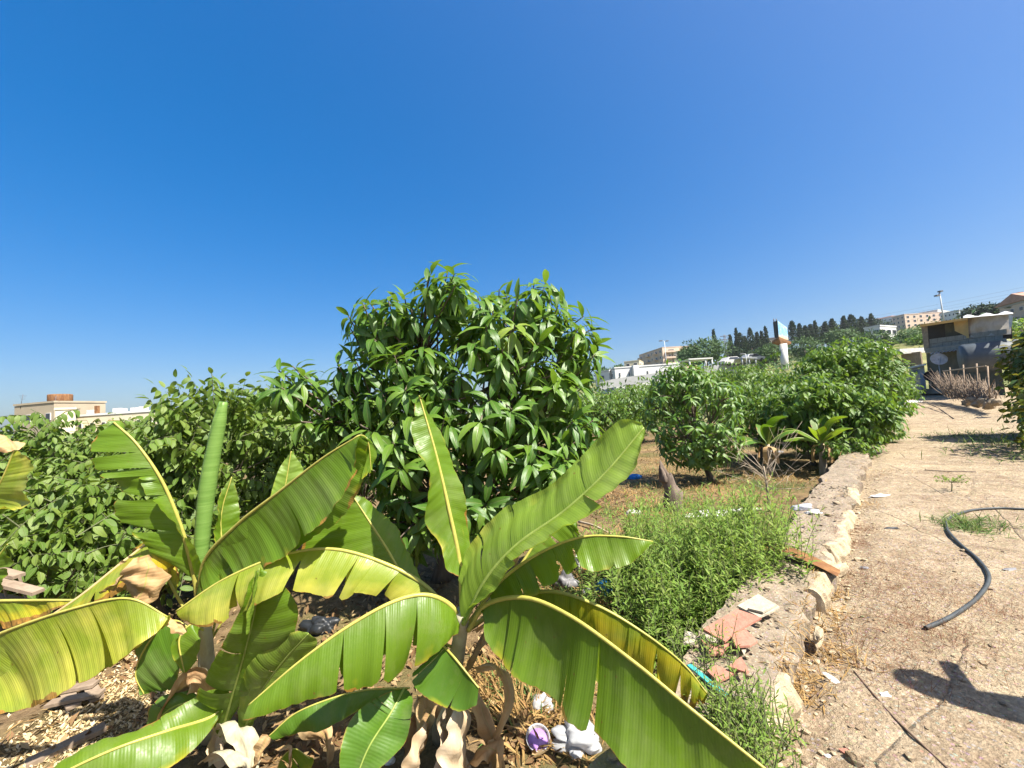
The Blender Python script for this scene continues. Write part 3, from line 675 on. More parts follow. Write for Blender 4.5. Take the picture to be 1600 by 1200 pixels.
# ------------------------------------------------------------------ custard apple trees: arching twigs with two ranked leaves
def annona(label, base, c, rr, seed, n_twig, L, n_single, mat='annona', shapes=SH_ANN, group=None, shoots=(), trunk_r=0.06, name='custard_apple_tree', zmin=0.15, gap=0.55):
    r = np.random.default_rng(seed); t = thing(name, label, 'tree', base, group); rr = np.array(rr, float); c = np.asarray(c, float); base = np.asarray(base, float)
    fo = Foliage(); ends = []; tw = MB()
    for i in range(n_twig + len(shoots)):
        if i < n_twig:
            u = nrm(r.normal(size=3) * np.array([1, 1, 0.85]) + np.array([0, -0.25, 0.25])); k_ = min(1.12, r.uniform(0.7, 1.06) * (1 + 0.3 * vnoise((u * 2.4 + seed)[None], 1.0, seed)[0])); tip = c + u * rr * k_
            if tip[2] < zmin: tip[2] = zmin + r.random() * 0.2
            ln = r.uniform(0.5, 1.05) * np.mean(rr) * 0.85; inn = nrm(c + np.array([0, 0, -0.2 * rr[2]]) - tip)
            st = tip + nrm(inn + r.normal(size=3) * 0.45 + np.array([0, 0, -0.1])) * ln
            mid = (tip + st) / 2 + np.array([0, 0, 0.11 * ln])
        else:
            tip = np.array(shoots[i - n_twig]); st = tip * 0.55 + c * 0.45 - np.array([0, 0, 0.1]); mid = (tip + st) / 2 + r.normal(size=3) * 0.03; ln = np.linalg.norm(tip - st)
        cv = catmull([st, mid, tip], 12); ends.append(st)
        V, Fc = tube(cv[::2], np.linspace(0.007, 0.002, 6), 3, False); tw.add(V, Fc)
        nl = max(5, int(ln / (L * gap)) * 2); T = nrm(np.gradient(cv, axis=0)); roll = r.uniform(-0.5, 0.5)
        for q in range(nl):
            f_ = 0.15 + 0.85 * q / nl; j_ = min(11, int(f_ * 11)); tt = T[j_]; sd = nrm(np.cross(tt, UPV) + 1e-3); sg = 1 if q % 2 else -1
            up_ = np.cross(sd, tt); d = tt * 0.38 + sg * sd * 0.8 + up_ * (0.6 * roll * sg) + np.array([0, 0, -0.62]) + r.normal(size=3) * 0.08
            fo.add(cv[j_] + r.normal(size=3) * 0.006, d, up_ + UPV * 0.5 + sg * sd * 0.5 + r.normal(size=3) * 0.14, L * r.uniform(0.8, 1.12) * (1 - 0.3 * f_))
        fo.add(tip, T[-1] + np.array([0, 0, -0.2]), UPV + r.normal(size=3) * 0.2, L * 0.7)
    fo.build(t, shapes, MT[mat], n_single)
    tw.obj('twigs', MT['twig'], t)['kind'] = 'stuff'
    top = base * 0.5 + c * 0.5; top[2] = max(top[2], base[2] + 0.35)
    limb_set(base, top, np.array(ends)[r.choice(len(ends), min(len(ends), 40), replace=False)], r, trunk_r, MT['bark'], t, nl=6)
    return t
def bs(c): return np.array([c[0], c[1], gz(c[0], c[1]) - 0.03])
gl = 'custard apple trees on the left side of the orchard'
c = P(330, 690, 5.2); annona('tall custard apple tree behind the rolled banana leaf, upright shoots on top', bs(c), c - np.array([0, 0, 0.12]), (1.25, 1.1, 0.88), 21, 170, 0.175, 285, group=gl,
    shoots=[P(292, 578, 5.1), P(275, 590, 5.1), P(345, 592, 5.2), P(320, 602, 5.0), P(375, 600, 5.2), P(228, 620, 5.0), P(398, 612, 5.3), P(257, 606, 5.0), P(360, 608, 5.0), P(300, 590, 4.9), P(412, 596, 5.1), P(240, 600, 4.9), P(385, 588, 5.0), P(330, 584, 4.9)])
c = P(110, 800, 4.3); annona('low spreading custard apple tree behind the leftmost banana leaves', bs(c), c - np.array([0, 0, 0.1]), (1.7, 1.0, 0.7), 22, 200, 0.18, 290, group=gl)
c = P(20, 722, 6.2); annona('custard apple tree below the roof with the rusty tank', bs(c), c, (1.5, 1.1, 0.62), 23, 150, 0.175, 220, group=gl)
c = P(180, 725, 6.6); annona('custard apple tree in front of the long white roof', bs(c), c, (1.5, 1.1, 0.8), 24, 150, 0.175, 150, group=gl)
c = P(470, 690, 6.2); annona('custard apple tree directly left of the central mango tree', bs(c), c, (1.1, 1.0, 1.0), 25, 140, 0.165, 150, group=gl)
c = P(250, 850, 4.4); annona('low custard apple bush behind the upright rolled banana leaf', bs(c), c - np.array([0, 0, 0.1]), (1.0, 0.7, 0.5), 26, 80, 0.16, 150, group=gl)
c = P(-120, 835, 5.2); annona('custard apple tree cut by the left edge of the picture', bs(c), c, (1.2, 1.0, 0.85), 27, 110, 0.13, 0, group=gl)
c = P(390, 660, 8.5); annona('custard apple tree half hidden between two nearer crowns at left', bs(c), c, (1.6, 1.2, 0.9), 28, 110, 0.14, 0, group=gl)

c = P(40, 880, 3.7); annona('low custard apple branches hanging over the leaning pallet', bs(c), c, (0.95, 0.5, 0.42), 34, 90, 0.15, 200, group=gl)
c = P(170, 880, 3.9); annona('low custard apple branches behind the drying banana leaf', bs(c), c, (0.8, 0.5, 0.4), 35, 80, 0.15, 150, group=gl)
c = P(440, 780, 5.0); annona('low custard apple bush behind the wide shaded banana leaf', bs(c), c, (0.9, 0.7, 0.55), 29, 100, 0.16, 120, group=gl)
c = P(560, 720, 6.4); annona('custard apple tree tucked against the lower left of the mango crown', bs(c), c, (1.1, 0.9, 0.85), 30, 120, 0.13, 0, group=gl)
c = P(200, 690, 9.5); annona('farther custard apple tree between the rolled leaf and the white roof', bs(c), c, (1.8, 1.2, 0.8), 33, 120, 0.14, 0, group=gl)
# orchard to the right of the mango tree
gr = 'fruit trees in the orchard beside the path'
c = P(1085, 655, 9.2)
mango('round mango tree standing by itself left of the path wall', OG(1112, 752), 9.2, [(1060, 572), (1040, 580), (1085, 578), (1020, 600), (1120, 600), (1150, 640), (1010, 640), (1080, 620), (1050, 650), (1120, 660), (1145, 690), (1040, 690), (1090, 690)],
      [((1080, 640, 9.2), 1.1, 1.0, 1.1), ((1065, 600, 9.2), 0.6, 0.55, 0.7), ((1090, 690, 9.2), 0.95, 0.5, 0.9)], 190, 0.25, 290, 41, 0.19, gr, 'mango', 0.07, (9, 13), young=())
spec = [((1262, 640, 10.3), (1.15, 1.1, 0.95), 'bright green tree beside the curving end of the wall', 0.24, 260, 290),
        ((1345, 648, 9.6), (0.85, 0.9, 0.75), 'leafy tree spilling over the wall onto the path edge', 0.22, 190, 200),
        ((1185, 650, 12.0), (1.4, 1.2, 1.1), 'bright green tree behind the two small banana plants', 0.24, 240, 0),
        ((1318, 590, 14.0), (1.7, 1.4, 1.5), 'tallest orchard tree, below the pink apartment houses', 0.26, 300, 120),
        ((1215, 610, 16.5), (1.9, 1.5, 1.2), 'tree standing in front of the billboard post', 0.25, 220, 0),
        ((1375, 618, 13.0), (0.95, 1.0, 1.0), 'leafy tree at the far path edge in front of the shack', 0.23, 160, 0),
        ((1300, 668, 11.5), (1.0, 0.9, 0.7), 'low leafy tree between the wall bend and the tallest tree', 0.23, 160, 60),
        ((960, 645, 14.0), (1.7, 1.4, 1.0), 'low tree just right of the central mango crown', 0.19, 250, 0),
        ((1000, 632, 19.0), (2.4, 1.6, 1.3), 'tree in front of the grey retaining wall', 0.22, 250, 0),
        ((1150, 606, 21.0), (2.4, 1.8, 1.5), 'tree below the carport frame', 0.24, 240, 0),
        ((905, 650, 19.0), (2.2, 1.6, 1.2), 'distant orchard tree showing past the mango leaves', 0.22, 180, 0),
        ((1380, 600, 20.0), (1.5, 1.3, 1.4), 'dark tree next to the shack end of the path', 0.22, 200, 0)]
for i, (cc, rr, lab, L, nt, nsg) in enumerate(spec):
    c = P(*cc); annona(lab, bs(c), c, rr, 60 + i, nt, L, nsg, 'lush', SH_ANN[:3] + SH_MANGO[:2] if i in (0, 1, 3, 6) else SH_LOW, gr, name='orchard_tree', gap=0.5 if i in (0, 1, 3, 6) else 0.7)
# green sprays lying over the wall
for k, (x, y, d) in enumerate([(1378, 692, 8.2), (1338, 716, 8.0)]):
    c = PG(x, y) + np.array([-0.15, 0.1, 0.25]); annona(['drooping leafy shoot lying on the path edge beyond the wall', 'short leafy shoot hanging over the far end of the wall'][k], bs(c) + np.array([0, 0, 0.02]), c, (0.75, 0.6, 0.3), 90 + k, 60, 0.15, 80, 'lush', SH_ANN, 'leafy shoots over the wall', trunk_r=0.02, name='leafy_shoot', zmin=0.42)

# ------------------------------------------------------------------ banana plants
def px3(pts): return np.array([P(*q) for q in pts])
def banana_leaf(parent, mid, edge, other='mirror', tears=(), mat='ban', rib='rib', rw=(0.014, 0.003), bulge=0.05, pet=0.0, seed=0, curl=0.0, label=None, gap=0.10, name='leaf', osc=1.0):
    """blade lofted from the rib to each rim, torn between the side veins; rib is a child"""
    r = np.random.default_rng(seed); N = 90
    Mi = catmull(px3(mid), N); E = catmull(px3(edge), N)
    lens = np.concatenate([[0], np.cumsum(np.linalg.norm(np.diff(Mi, axis=0), axis=1))])
    i0 = int(pet * (N - 1)); tb = np.linspace(pet, 1, N)
    halves = []
    Mb = np.stack([np.interp(tb, np.linspace(0, 1, N), Mi[:, k]) for k in range(3)], 1)
    T = nrm(np.gradient(Mb, axis=0)); wA = E - Mb
    wA = wA - 0.0 * T
    tears = list(tears)
    if len(Mi) and np.linalg.norm(wA, axis=1).max() > 0.12:
        for _ in range(r.integers(1, 4)):
            t_ = r.uniform(0.12, 0.92)
            if all(abs(t_ - q_) > 0.045 for q_, _d in tears): tears.append((t_, r.uniform(0.1, 0.3)))
    halves.append((wA, list(tears), 1))
    if other == 'mirror':
        H = nrm(np.cross(T, UPV)); wB = (wA - 2 * (wA * H).sum(1, keepdims=True) * H) * osc
        sgn = np.sign((wA * H).sum(1, keepdims=True)); sgn[sgn == 0] = 1
        wB = wB - H * sgn * 0.02
        tr2 = [(min(0.95, max(0.05, t_ + r.uniform(-0.05, 0.05))), d_) for t_, d_ in tears]; halves.append((wB, tr2, -1))
    elif other is not None:
        halves.append((catmull(px3(other), N) - Mb, [(min(0.97, t_ + r.uniform(-0.04, 0.04)), d_) for t_, d_ in tears[::2]], -1))
    mb = MB(); ts = np.linspace(0, 1, N); NS = 11
    def at(A, t): return np.stack([np.interp(t, ts, A[:, k]) for k in range(3)], -1)
    L0 = lens[-1]
    for wX, tr_, sg in halves:
        cuts = [0.0] + sorted(t_ for t_, _ in tr_) + [1.0]; dep = {0.0: 0, 1.0: 0}; dep.update({t_: d_ for t_, d_ in tr_})
        for a, b_ in zip(cuts[:-1], cuts[1:]):
            nt = max(3, int((b_ - a) * 80)); t = np.linspace(a, b_, nt); s = np.linspace(0, 1, NS); sway = r.uniform(-1, 1) * 0.35; tw_ = r.uniform(-1, 1) * 0.5
            V = np.zeros((nt, NS, 3)); U = np.zeros((nt, NS, 2))
            for j in range(NS):
                # the tear opens from where it starts (1-depth) to the rim
                oa = max(0, (s[j] - (1 - dep[a])) / max(dep[a], 1e-3)) if dep[a] > 0 else 0
                ob_ = max(0, (s[j] - (1 - dep[b_])) / max(dep[b_], 1e-3)) if dep[b_] > 0 else 0
                w_ = b_ - a; ga = min(w_ * gap, (0.035 if dep[a] > 0.5 else 0.004) / L0); gb_ = min(w_ * gap, (0.035 if dep[b_] > 0.5 else 0.004) / L0); ta = a + ga * oa; tb_ = b_ - gb_ * ob_
                # rounded strip ends
                tt = np.linspace(ta, tb_, nt); m_ = at(Mb, tt); w = at(wX, tt); Tt = nrm(at(T, tt)); n = nrm(np.cross(Tt, w)) * sg
                rd = 1.0
                if dep[a] > 0 or dep[b_] > 0:
                    x = np.linspace(-1, 1, nt); ea = (1 if dep[a] > 0 else 0) * np.clip(-x, 0, 1) ** 8 + (1 if dep[b_] > 0 else 0) * np.clip(x, 0, 1) ** 8; rd = 1 - (0.06 if max(dep[a], dep[b_]) > 0.5 else 0.02) * ea[:, None]
                rd = rd * (1 - 0.02 * np.abs(np.sin(tt * 61 + seed) * np.sin(tt * 143 + 2 * seed)) * (s[j] > 0.9))[:, None] if np.ndim(rd) else rd
                wl_ = np.linalg.norm(w, axis=1, keepdims=True)
                torn = max(dep[a], dep[b_])
                off = bulge * 4 * s[j] * (1 - s[j]) * wl_ * n + n * wl_ * (s[j] ** 2) * sway * 0.30 * torn + n * wl_ * (s[j] ** 2) * (np.linspace(-1, 1, nt)[:, None]) * tw_ * 0.2 * torn
                off = off + n * curl * wl_ * max(0, s[j] - 0.7) ** 2 * 6
                V[:, j] = m_ + w * s[j] * rd + off
                U[:, j, 0] = tt * L0 + sg * 3.3; U[:, j, 1] = s[j]
            # gentle pleats along the side veins and a wavy rim
            ph = U[..., 0] * 2 * math.pi * 9 + r.uniform(0, 6); am = 0.002 * np.sin(np.pi * np.clip(U[..., 1], 0, 1)) ** 0.5 + 0.006 * U[..., 1] ** 3 * np.sin(U[..., 0] * 23 + seed)
            nn = nrm(np.cross(np.gradient(V, axis=0), np.gradient(V, axis=1))); V = V + nn * (am * np.sin(ph))[..., None]
            wv = sum(np.sin(U[..., 0] * fq + r.uniform(0, 6)) * am_ for fq, am_ in ((9, 0.016), (17, 0.008), (37, 0.0025))) * np.clip(U[..., 1], 0, 1) ** 0.8
            V = V + nn * wv[..., None]
            q, p = np.meshgrid(np.arange(nt - 1), np.arange(NS - 1), indexing='ij'); i_ = (q * NS + p).ravel()
            Fc = np.stack([i_, i_ + NS, i_ + NS + 1, i_ + 1], 1)
            if sg < 0: Fc = Fc[:, ::-1]
            mb.add(V.reshape(-1, 3), Fc, U.reshape(-1, 2))
    lf = mb.obj(name, MT[mat], parent)
    if label: lf['label'] = label
    up = nrm(np.cross(T, wA)); 
    V, Fc = tube(Mi, np.linspace(rw[0], rw[1], N) , 8); obj('midrib', V, Fc, MT[rib], lf)
    return lf

def pseudostem(parent, pts, r0, r1, mat='pseudo'):
    p = catmull(px3(pts), 14); rr = np.linspace(r0, r1, 14) * (1 + 0.06 * np.sin(np.arange(14) * 1.7)); V, Fc = tube(p, rr, 14); obj('pseudostem', V, Fc, MT[mat], parent)
def dry_strip(parent, pts, w, seed, mat='ban_dry', name='dry_leaf', twist=1.0):
    """crumpled dead leaf or sheath hanging from the stem"""
    r = np.random.default_rng(seed); n = 26; c = catmull(px3(pts), n); T = nrm(np.gradient(c, axis=0)); k = 9; V = []; U = []
    ph = r.uniform(0, 6)
    side0 = nrm(np.cross(T[0], [0.2, 1, 0.3]))
    for i in range(n):
        t = i / (n - 1); a = ph * 0.2 + twist * t * 1.6; s0 = nrm(side0 - T[i] * (side0 @ T[i])); b_ = np.cross(T[i], s0)
        sd = s0 * math.cos(a) + b_ * math.sin(a); nr = np.cross(T[i], sd); ww = w * (0.45 + 0.9 * math.sin(math.pi * min(1, t * 0.9 + 0.1)) ** 0.8) * (1 + 0.15 * math.sin(t * 17 + ph))
        for j in range(k):
            u = j / (k - 1) * 2 - 1
            V.append(c[i] + sd * ww * u + nr * ww * (0.45 * u * u + 0.16 * math.sin(u * 7 + t * 6 + ph) + 0.12 * math.sin(t * 19 + u * 3)))
            U.append((t * 0.7 + ph, abs(u)))
    i, j = np.meshgrid(np.arange(n - 1), np.arange(k - 1), indexing='ij'); a = (i * k + j).ravel()
    return obj(name, np.array(V), np.stack([a, a + k, a + k + 1, a + 1], 1), MT[mat], parent, uv=np.array(U))

gb = 'young banana plants in the foreground'
# plant A, right of centre
A = thing('banana_plant', 'banana plant in the centre foreground with broad arching green leaves', 'plant', OG(700, 1140), gb)
pseudostem(A, [(690, 1150, 2.42), (704, 1070, 2.3), (718, 1000, 2.2), (722, 955, 2.12)], 0.062, 0.036)
# erect leaf
banana_leaf(A, [(723, 965, 2.12), (718, 880, 2.14), (700, 790, 2.18), (680, 705, 2.22), (655, 618, 2.28)], [(721, 905, 2.12), (694, 888, 2.08), (690, 850, 2.1), (664, 815, 2.12), (668, 745, 2.12), (650, 705, 2.16), (646, 660, 2.2), (654, 618, 2.28)],
    other=[(724, 900, 2.14), (735, 850, 2.26), (722, 780, 2.3), (700, 700, 2.32), (675, 650, 2.32), (656, 618, 2.28)], pet=0.22, mat='ban', seed=1, bulge=0.04, rw=(0.016, 0.004), curl=0.1, label='erect leaf with a bright yellow rib')
# broad pale leaf opening to the right
banana_leaf(A, [(724, 975, 2.1), (760, 905, 2.06), (810, 850, 2.02), (880, 800, 1.98), (945, 740, 1.95), (1006, 668, 1.95)], [(728, 900, 2.14), (748, 850, 2.16), (800, 800, 2.16), (868, 765, 2.12), (920, 715, 2.08), (970, 662, 2.02), (1003, 662, 1.96)],
    other=[(738, 960, 2.06), (780, 918, 1.94), (835, 868, 1.88), (885, 832, 1.84), (940, 800, 1.83), (990, 735, 1.86), (1008, 672, 1.94)], mat='ban_pale', rib='rib_green', seed=2, bulge=0.16, rw=(0.014, 0.004), curl=0.5, label='broad pale young leaf unrolling')
# torn leaf to the right
banana_leaf(A, [(735, 970, 2.14), (780, 910, 2.14), (840, 866, 2.12), (905, 840, 2.08), (965, 838, 2.04), (1020, 846, 2.02)], [(770, 945, 2.1), (812, 938, 2.06), (862, 918, 2.02), (885, 895, 2.0), (900, 885, 1.98), (935, 892, 1.96), (985, 880, 1.97), (1020, 852, 2.01)],
    pet=0.15, tears=[(0.30, 0.75), (0.45, 0.85), (0.56, 0.9)], mat='ban', seed=3, bulge=0.08, rw=(0.012, 0.003), label='leaf torn into wide strips, pointing right')
# lower right giant
banana_leaf(A, [(732, 985, 2.12), (760, 945, 2.06), (820, 934, 1.95), (890, 962, 1.8), (985, 1030, 1.62), (1085, 1112, 1.46), (1200, 1205, 1.34)], [(752, 950, 2.06), (760, 1000, 2.0), (800, 1052, 1.9), (862, 1088, 1.78), (885, 1125, 1.68), (945, 1165, 1.56), (1010, 1235, 1.46), (1110, 1270, 1.38), (1195, 1215, 1.34)],
    pet=0.08, tears=[(0.23, 0.35)], mat='ban', seed=4, bulge=0.07, rw=(0.013, 0.005), gap=0.05, label='largest leaf, hanging towards the lower right corner')
# yellowed tattered leaf behind it
banana_leaf(A, [(730, 985, 2.2), (800, 938, 2.2), (860, 924, 2.14), (930, 945, 2.06), (1000, 985, 1.98), (1065, 1035, 1.92), (1106, 1085, 1.88)], [(815, 960, 2.2), (860, 990, 2.12), (900, 1020, 2.08), (940, 1050, 2.02), (985, 1080, 1.98), (1045, 1098, 1.92), (1085, 1100, 1.9), (1104, 1092, 1.88)],
    pet=0.2, tears=[(0.16, 0.8), (0.25, 0.9), (0.33, 0.75), (0.4, 0.9), (0.48, 0.85), (0.55, 0.95), (0.62, 0.95), (0.68, 0.95), (0.74, 0.95), (0.8, 0.95), (0.86, 0.95), (0.92, 0.9)], mat='ban_old', seed=5, bulge=0.06, gap=0.34, label='yellowed leaf torn into narrow scorched strips')
# arching left and down
banana_leaf(A, [(722, 985, 2.14), (708, 950, 2.1), (670, 930, 2.04), (620, 938, 1.98), (550, 975, 1.88), (470, 1032, 1.78), (388, 1102, 1.7)], [(716, 990, 2.06), (690, 1008, 1.98), (655, 1040, 1.92), (605, 1062, 1.86), (560, 1082, 1.8), (500, 1092, 1.74), (430, 1112, 1.7), (384, 1116, 1.7)],
    pet=0.06, tears=[(0.28, 0.85), (0.42, 0.92), (0.6, 0.95)], mat='ban', seed=6, bulge=0.12, gap=0.05, label='arching leaf of wide glossy strips, drooping left')
# long arch to the left
banana_leaf(A, [(716, 985, 2.2), (670, 920, 2.22), (600, 880, 2.22), (520, 858, 2.2), (440, 868, 2.16), (350, 905, 2.1), (275, 955, 2.04)], [(662, 945, 2.2), (610, 940, 2.16), (565, 928, 2.12), (520, 938, 2.08), (465, 925, 2.06), (400, 945, 2.02), (335, 978, 2.0), (278, 972, 2.03)],
    pet=0.1, tears=[(0.2, 0.7), (0.36, 0.9), (0.55, 0.8), (0.78, 0.6)], mat='ban_sun', seed=7, bulge=0.08, gap=0.10, rw=(0.014, 0.004), label='long leaf arching to the left with a brown tip')
# upright leaf behind the arch
banana_leaf(A, [(712, 990, 2.28), (640, 915, 2.34), (600, 850, 2.4), (548, 770, 2.46)], [(620, 925, 2.32), (560, 905, 2.32), (500, 895, 2.36), (470, 870, 2.4), (500, 815, 2.44), (548, 772, 2.46)], other=[(650, 905, 2.4), (640, 860, 2.5), (600, 800, 2.52), (550, 768, 2.46)], pet=0.25, mat='ban', seed=8, bulge=0.05, label='upright leaf behind the long arching one')
# hanging triangular leaf
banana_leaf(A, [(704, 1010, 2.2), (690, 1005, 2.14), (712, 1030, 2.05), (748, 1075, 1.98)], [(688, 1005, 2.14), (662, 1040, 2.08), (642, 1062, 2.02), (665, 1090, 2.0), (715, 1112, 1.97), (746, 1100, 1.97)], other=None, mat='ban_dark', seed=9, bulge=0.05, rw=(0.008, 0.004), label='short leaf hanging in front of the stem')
# sucker leaf at the bottom
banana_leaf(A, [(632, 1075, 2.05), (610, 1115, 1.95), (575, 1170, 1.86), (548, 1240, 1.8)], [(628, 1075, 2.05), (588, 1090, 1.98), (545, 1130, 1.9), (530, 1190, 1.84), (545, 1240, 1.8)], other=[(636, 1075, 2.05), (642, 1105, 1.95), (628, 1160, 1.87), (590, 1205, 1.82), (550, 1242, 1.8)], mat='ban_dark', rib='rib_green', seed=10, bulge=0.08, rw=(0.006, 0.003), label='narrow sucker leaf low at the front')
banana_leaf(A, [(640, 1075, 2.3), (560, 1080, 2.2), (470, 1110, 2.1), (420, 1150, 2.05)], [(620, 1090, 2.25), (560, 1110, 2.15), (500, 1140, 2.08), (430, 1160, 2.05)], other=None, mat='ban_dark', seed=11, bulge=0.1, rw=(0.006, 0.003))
banana_leaf(A, [(720, 990, 2.25), (800, 900, 2.3), (835, 850, 2.35), (860, 810, 2.4), (900, 815, 2.4)], [(790, 930, 2.28), (840, 895, 2.3), (880, 870, 2.34), (905, 845, 2.38), (902, 818, 2.4)], other=None, tears=[(0.4, 0.8), (0.7, 0.8)], pet=0.2, mat='ban', seed=12, bulge=0.05, label='short torn leaf behind the pale one')
dry_strip(A, [(700, 1060, 2.2), (690, 1110, 2.15), (712, 1165, 2.1), (735, 1230, 2.08)], 0.1, 1, 'sheath_pale')
dry_strip(A, [(720, 1085, 2.12), (728, 1130, 2.06), (718, 1180, 2.02), (722, 1240, 1.98)], 0.085, 9, 'sheath_pale', 'dry_leaf', 0.5)
dry_strip(A, [(668, 1130, 2.12), (660, 1165, 2.06), (650, 1195, 2.02), (640, 1240, 1.98)], 0.07, 10, 'sheath_pale', 'sheath', 0.5)
dry_strip(A, [(690, 1060, 2.28), (672, 1110, 2.22), (662, 1160, 2.14), (640, 1225, 2.1)], 0.055, 2)
dry_strip(A, [(742, 1045, 2.1), (775, 1040, 2.05), (792, 1080, 2.05), (782, 1130, 2.1), (760, 1180, 2.15)], 0.026, 3)
dry_strip(A, [(735, 1060, 2.2), (752, 1100, 2.15), (768, 1150, 2.15), (775, 1200, 2.15)], 0.04, 4)
dry_strip(A, [(655, 1090, 2.34), (650, 1130, 2.32), (640, 1200, 2.28)], 0.045, 5, 'sheath')
dry_strip(A, [(740, 985, 2.18), (765, 975, 2.16), (730, 1040, 2.22), (722, 1080, 2.26)], 0.03, 6, 'sheath')
dry_strip(A, [(735, 1190, 2.12), (758, 1168, 2.08), (778, 1180, 2.05), (782, 1218, 2.02)], 0.04, 7)
dry_strip(A, [(795, 850, 2.2), (808, 865, 2.18), (806, 885, 2.17)], 0.018, 8)

# plant B, left
B = thing('banana_plant', 'banana plant left of centre with a tall rolled spear leaf', 'plant', OG(330, 1130), gb)
pseudostem(B, [(330, 1150, 2.5), (325, 1060, 2.45), (318, 980, 2.42), (312, 905, 2.4)], 0.06, 0.03)
sp = catmull(px3([(312, 925, 2.4), (315, 850, 2.4), (326, 750, 2.42), (349, 628, 2.45)]), 40)
V, Fc = tube(sp, np.interp(np.linspace(0, 1, 40), [0, 0.15, 0.55, 0.9, 1], [0.03, 0.036, 0.046, 0.036, 0.022]), 16)
spear = obj('rolled_leaf', V, Fc, MT['spear'], B); spear['label'] = 'tall tightly rolled new leaf'
# lapping edge of the roll
hx = []
for i in range(40):
    t = i / 39; a = 2.4 + 5.5 * t; Ti = nrm(sp[min(39, i + 1)] - sp[max(0, i - 1)]); a1 = nrm(np.cross(Ti, [0, 1, 0.1])); b1 = np.cross(Ti, a1); R_ = np.interp(t, [0, 0.15, 0.55, 0.9, 1], [0.03, 0.036, 0.046, 0.036, 0.022])
    hx.append([sp[i] + (a1 * math.cos(a + o_) + b1 * math.sin(a + o_)) * R_ * (1.015 + 0.05 * (o_ == 0)) for o_ in (0, 0.25, 0.5)])
hx = np.array(hx).reshape(-1, 3); Fc = [(i * 3 + j, i * 3 + 3 + j, i * 3 + 4 + j, i * 3 + 1 + j) for i in range(39) for j in range(2)]
obj('leaf_edge', hx, Fc, MT['spear'], spear)
# big shaded leaf
banana_leaf(B, [(312, 960, 2.4), (318, 880, 2.32), (370, 820, 2.24), (440, 765, 2.18), (505, 715, 2.14), (562, 680, 2.12)], [(325, 935, 2.3), (360, 915, 2.2), (410, 890, 2.12), (462, 855, 2.06), (505, 820, 2.03), (535, 775, 2.03), (552, 735, 2.05), (564, 690, 2.1)],
    pet=0.12, tears=[(0.12, 0.8), (0.22, 0.9), (0.9, 0.5)], mat='ban', seed=21, bulge=0.05, gap=0.05, rw=(0.013, 0.004), label='wide leaf hanging from a straight sloping rib')
banana_leaf(B, [(545, 692, 2.14), (562, 680, 2.16), (575, 690, 2.2), (580, 735, 2.2)], [(560, 720, 2.16), (555, 740, 2.17), (565, 750, 2.18), (580, 738, 2.2)], other=[(565, 680, 2.16), (578, 690, 2.22), (586, 710, 2.24), (582, 735, 2.2)], mat='ban', seed=22, rw=(0.004, 0.002), name='leaf_tip')
# left arching leaf
banana_leaf(B, [(312, 960, 2.4), (303, 900, 2.36), (285, 830, 2.3), (255, 755, 2.26), (215, 695, 2.24), (178, 660, 2.24)], [(262, 870, 2.3), (225, 845, 2.22), (205, 835, 2.18), (182, 808, 2.18), (178, 765, 2.18), (152, 735, 2.16), (144, 695, 2.2), (172, 660, 2.24)],
    pet=0.18, tears=[(0.3, 0.7), (0.5, 0.85), (0.68, 0.92), (0.78, 0.9)], mat='ban', seed=23, bulge=0.06, gap=0.14, rw=(0.015, 0.005), osc=0.35, label='arching leaf with a thick yellow rib and split left half')
# drying leaf
banana_leaf(B, [(322, 975, 2.42), (300, 870, 2.4), (262, 832, 2.34), (200, 872, 2.24), (120, 935, 2.12), (20, 1000, 2.02)], [(285, 880, 2.36), (250, 905, 2.28), (222, 915, 2.2), (190, 925, 2.16), (150, 950, 2.1), (90, 975, 2.06), (20, 1008, 2.02)],
    other=None, pet=0.34, tears=[(0.3, 0.7), (0.55, 0.6)], mat='ban_old', rib='rib_tan', seed=24, bulge=0.1, rw=(0.011, 0.005), label='drying leaf with a tan rib')
dry_strip(B, [(228, 868, 2.2), (232, 890, 2.18), (226, 915, 2.16), (212, 945, 2.16)], 0.075, 31)
dry_strip(B, [(205, 880, 2.22), (190, 905, 2.2), (165, 935, 2.17)], 0.05, 32)
# petiole stub with a yellow blade behind
banana_leaf(B, [(320, 990, 2.44), (285, 945, 2.42), (260, 900, 2.42), (240, 870, 2.44), (225, 850, 2.46)], [(275, 915, 2.44), (255, 890, 2.4), (225, 880, 2.4), (205, 862, 2.44), (222, 848, 2.46)], other=[(280, 905, 2.46), (270, 870, 2.5), (250, 840, 2.5), (228, 846, 2.46)], pet=0.45, mat='ban_old', seed=25, rw=(0.012, 0.004))
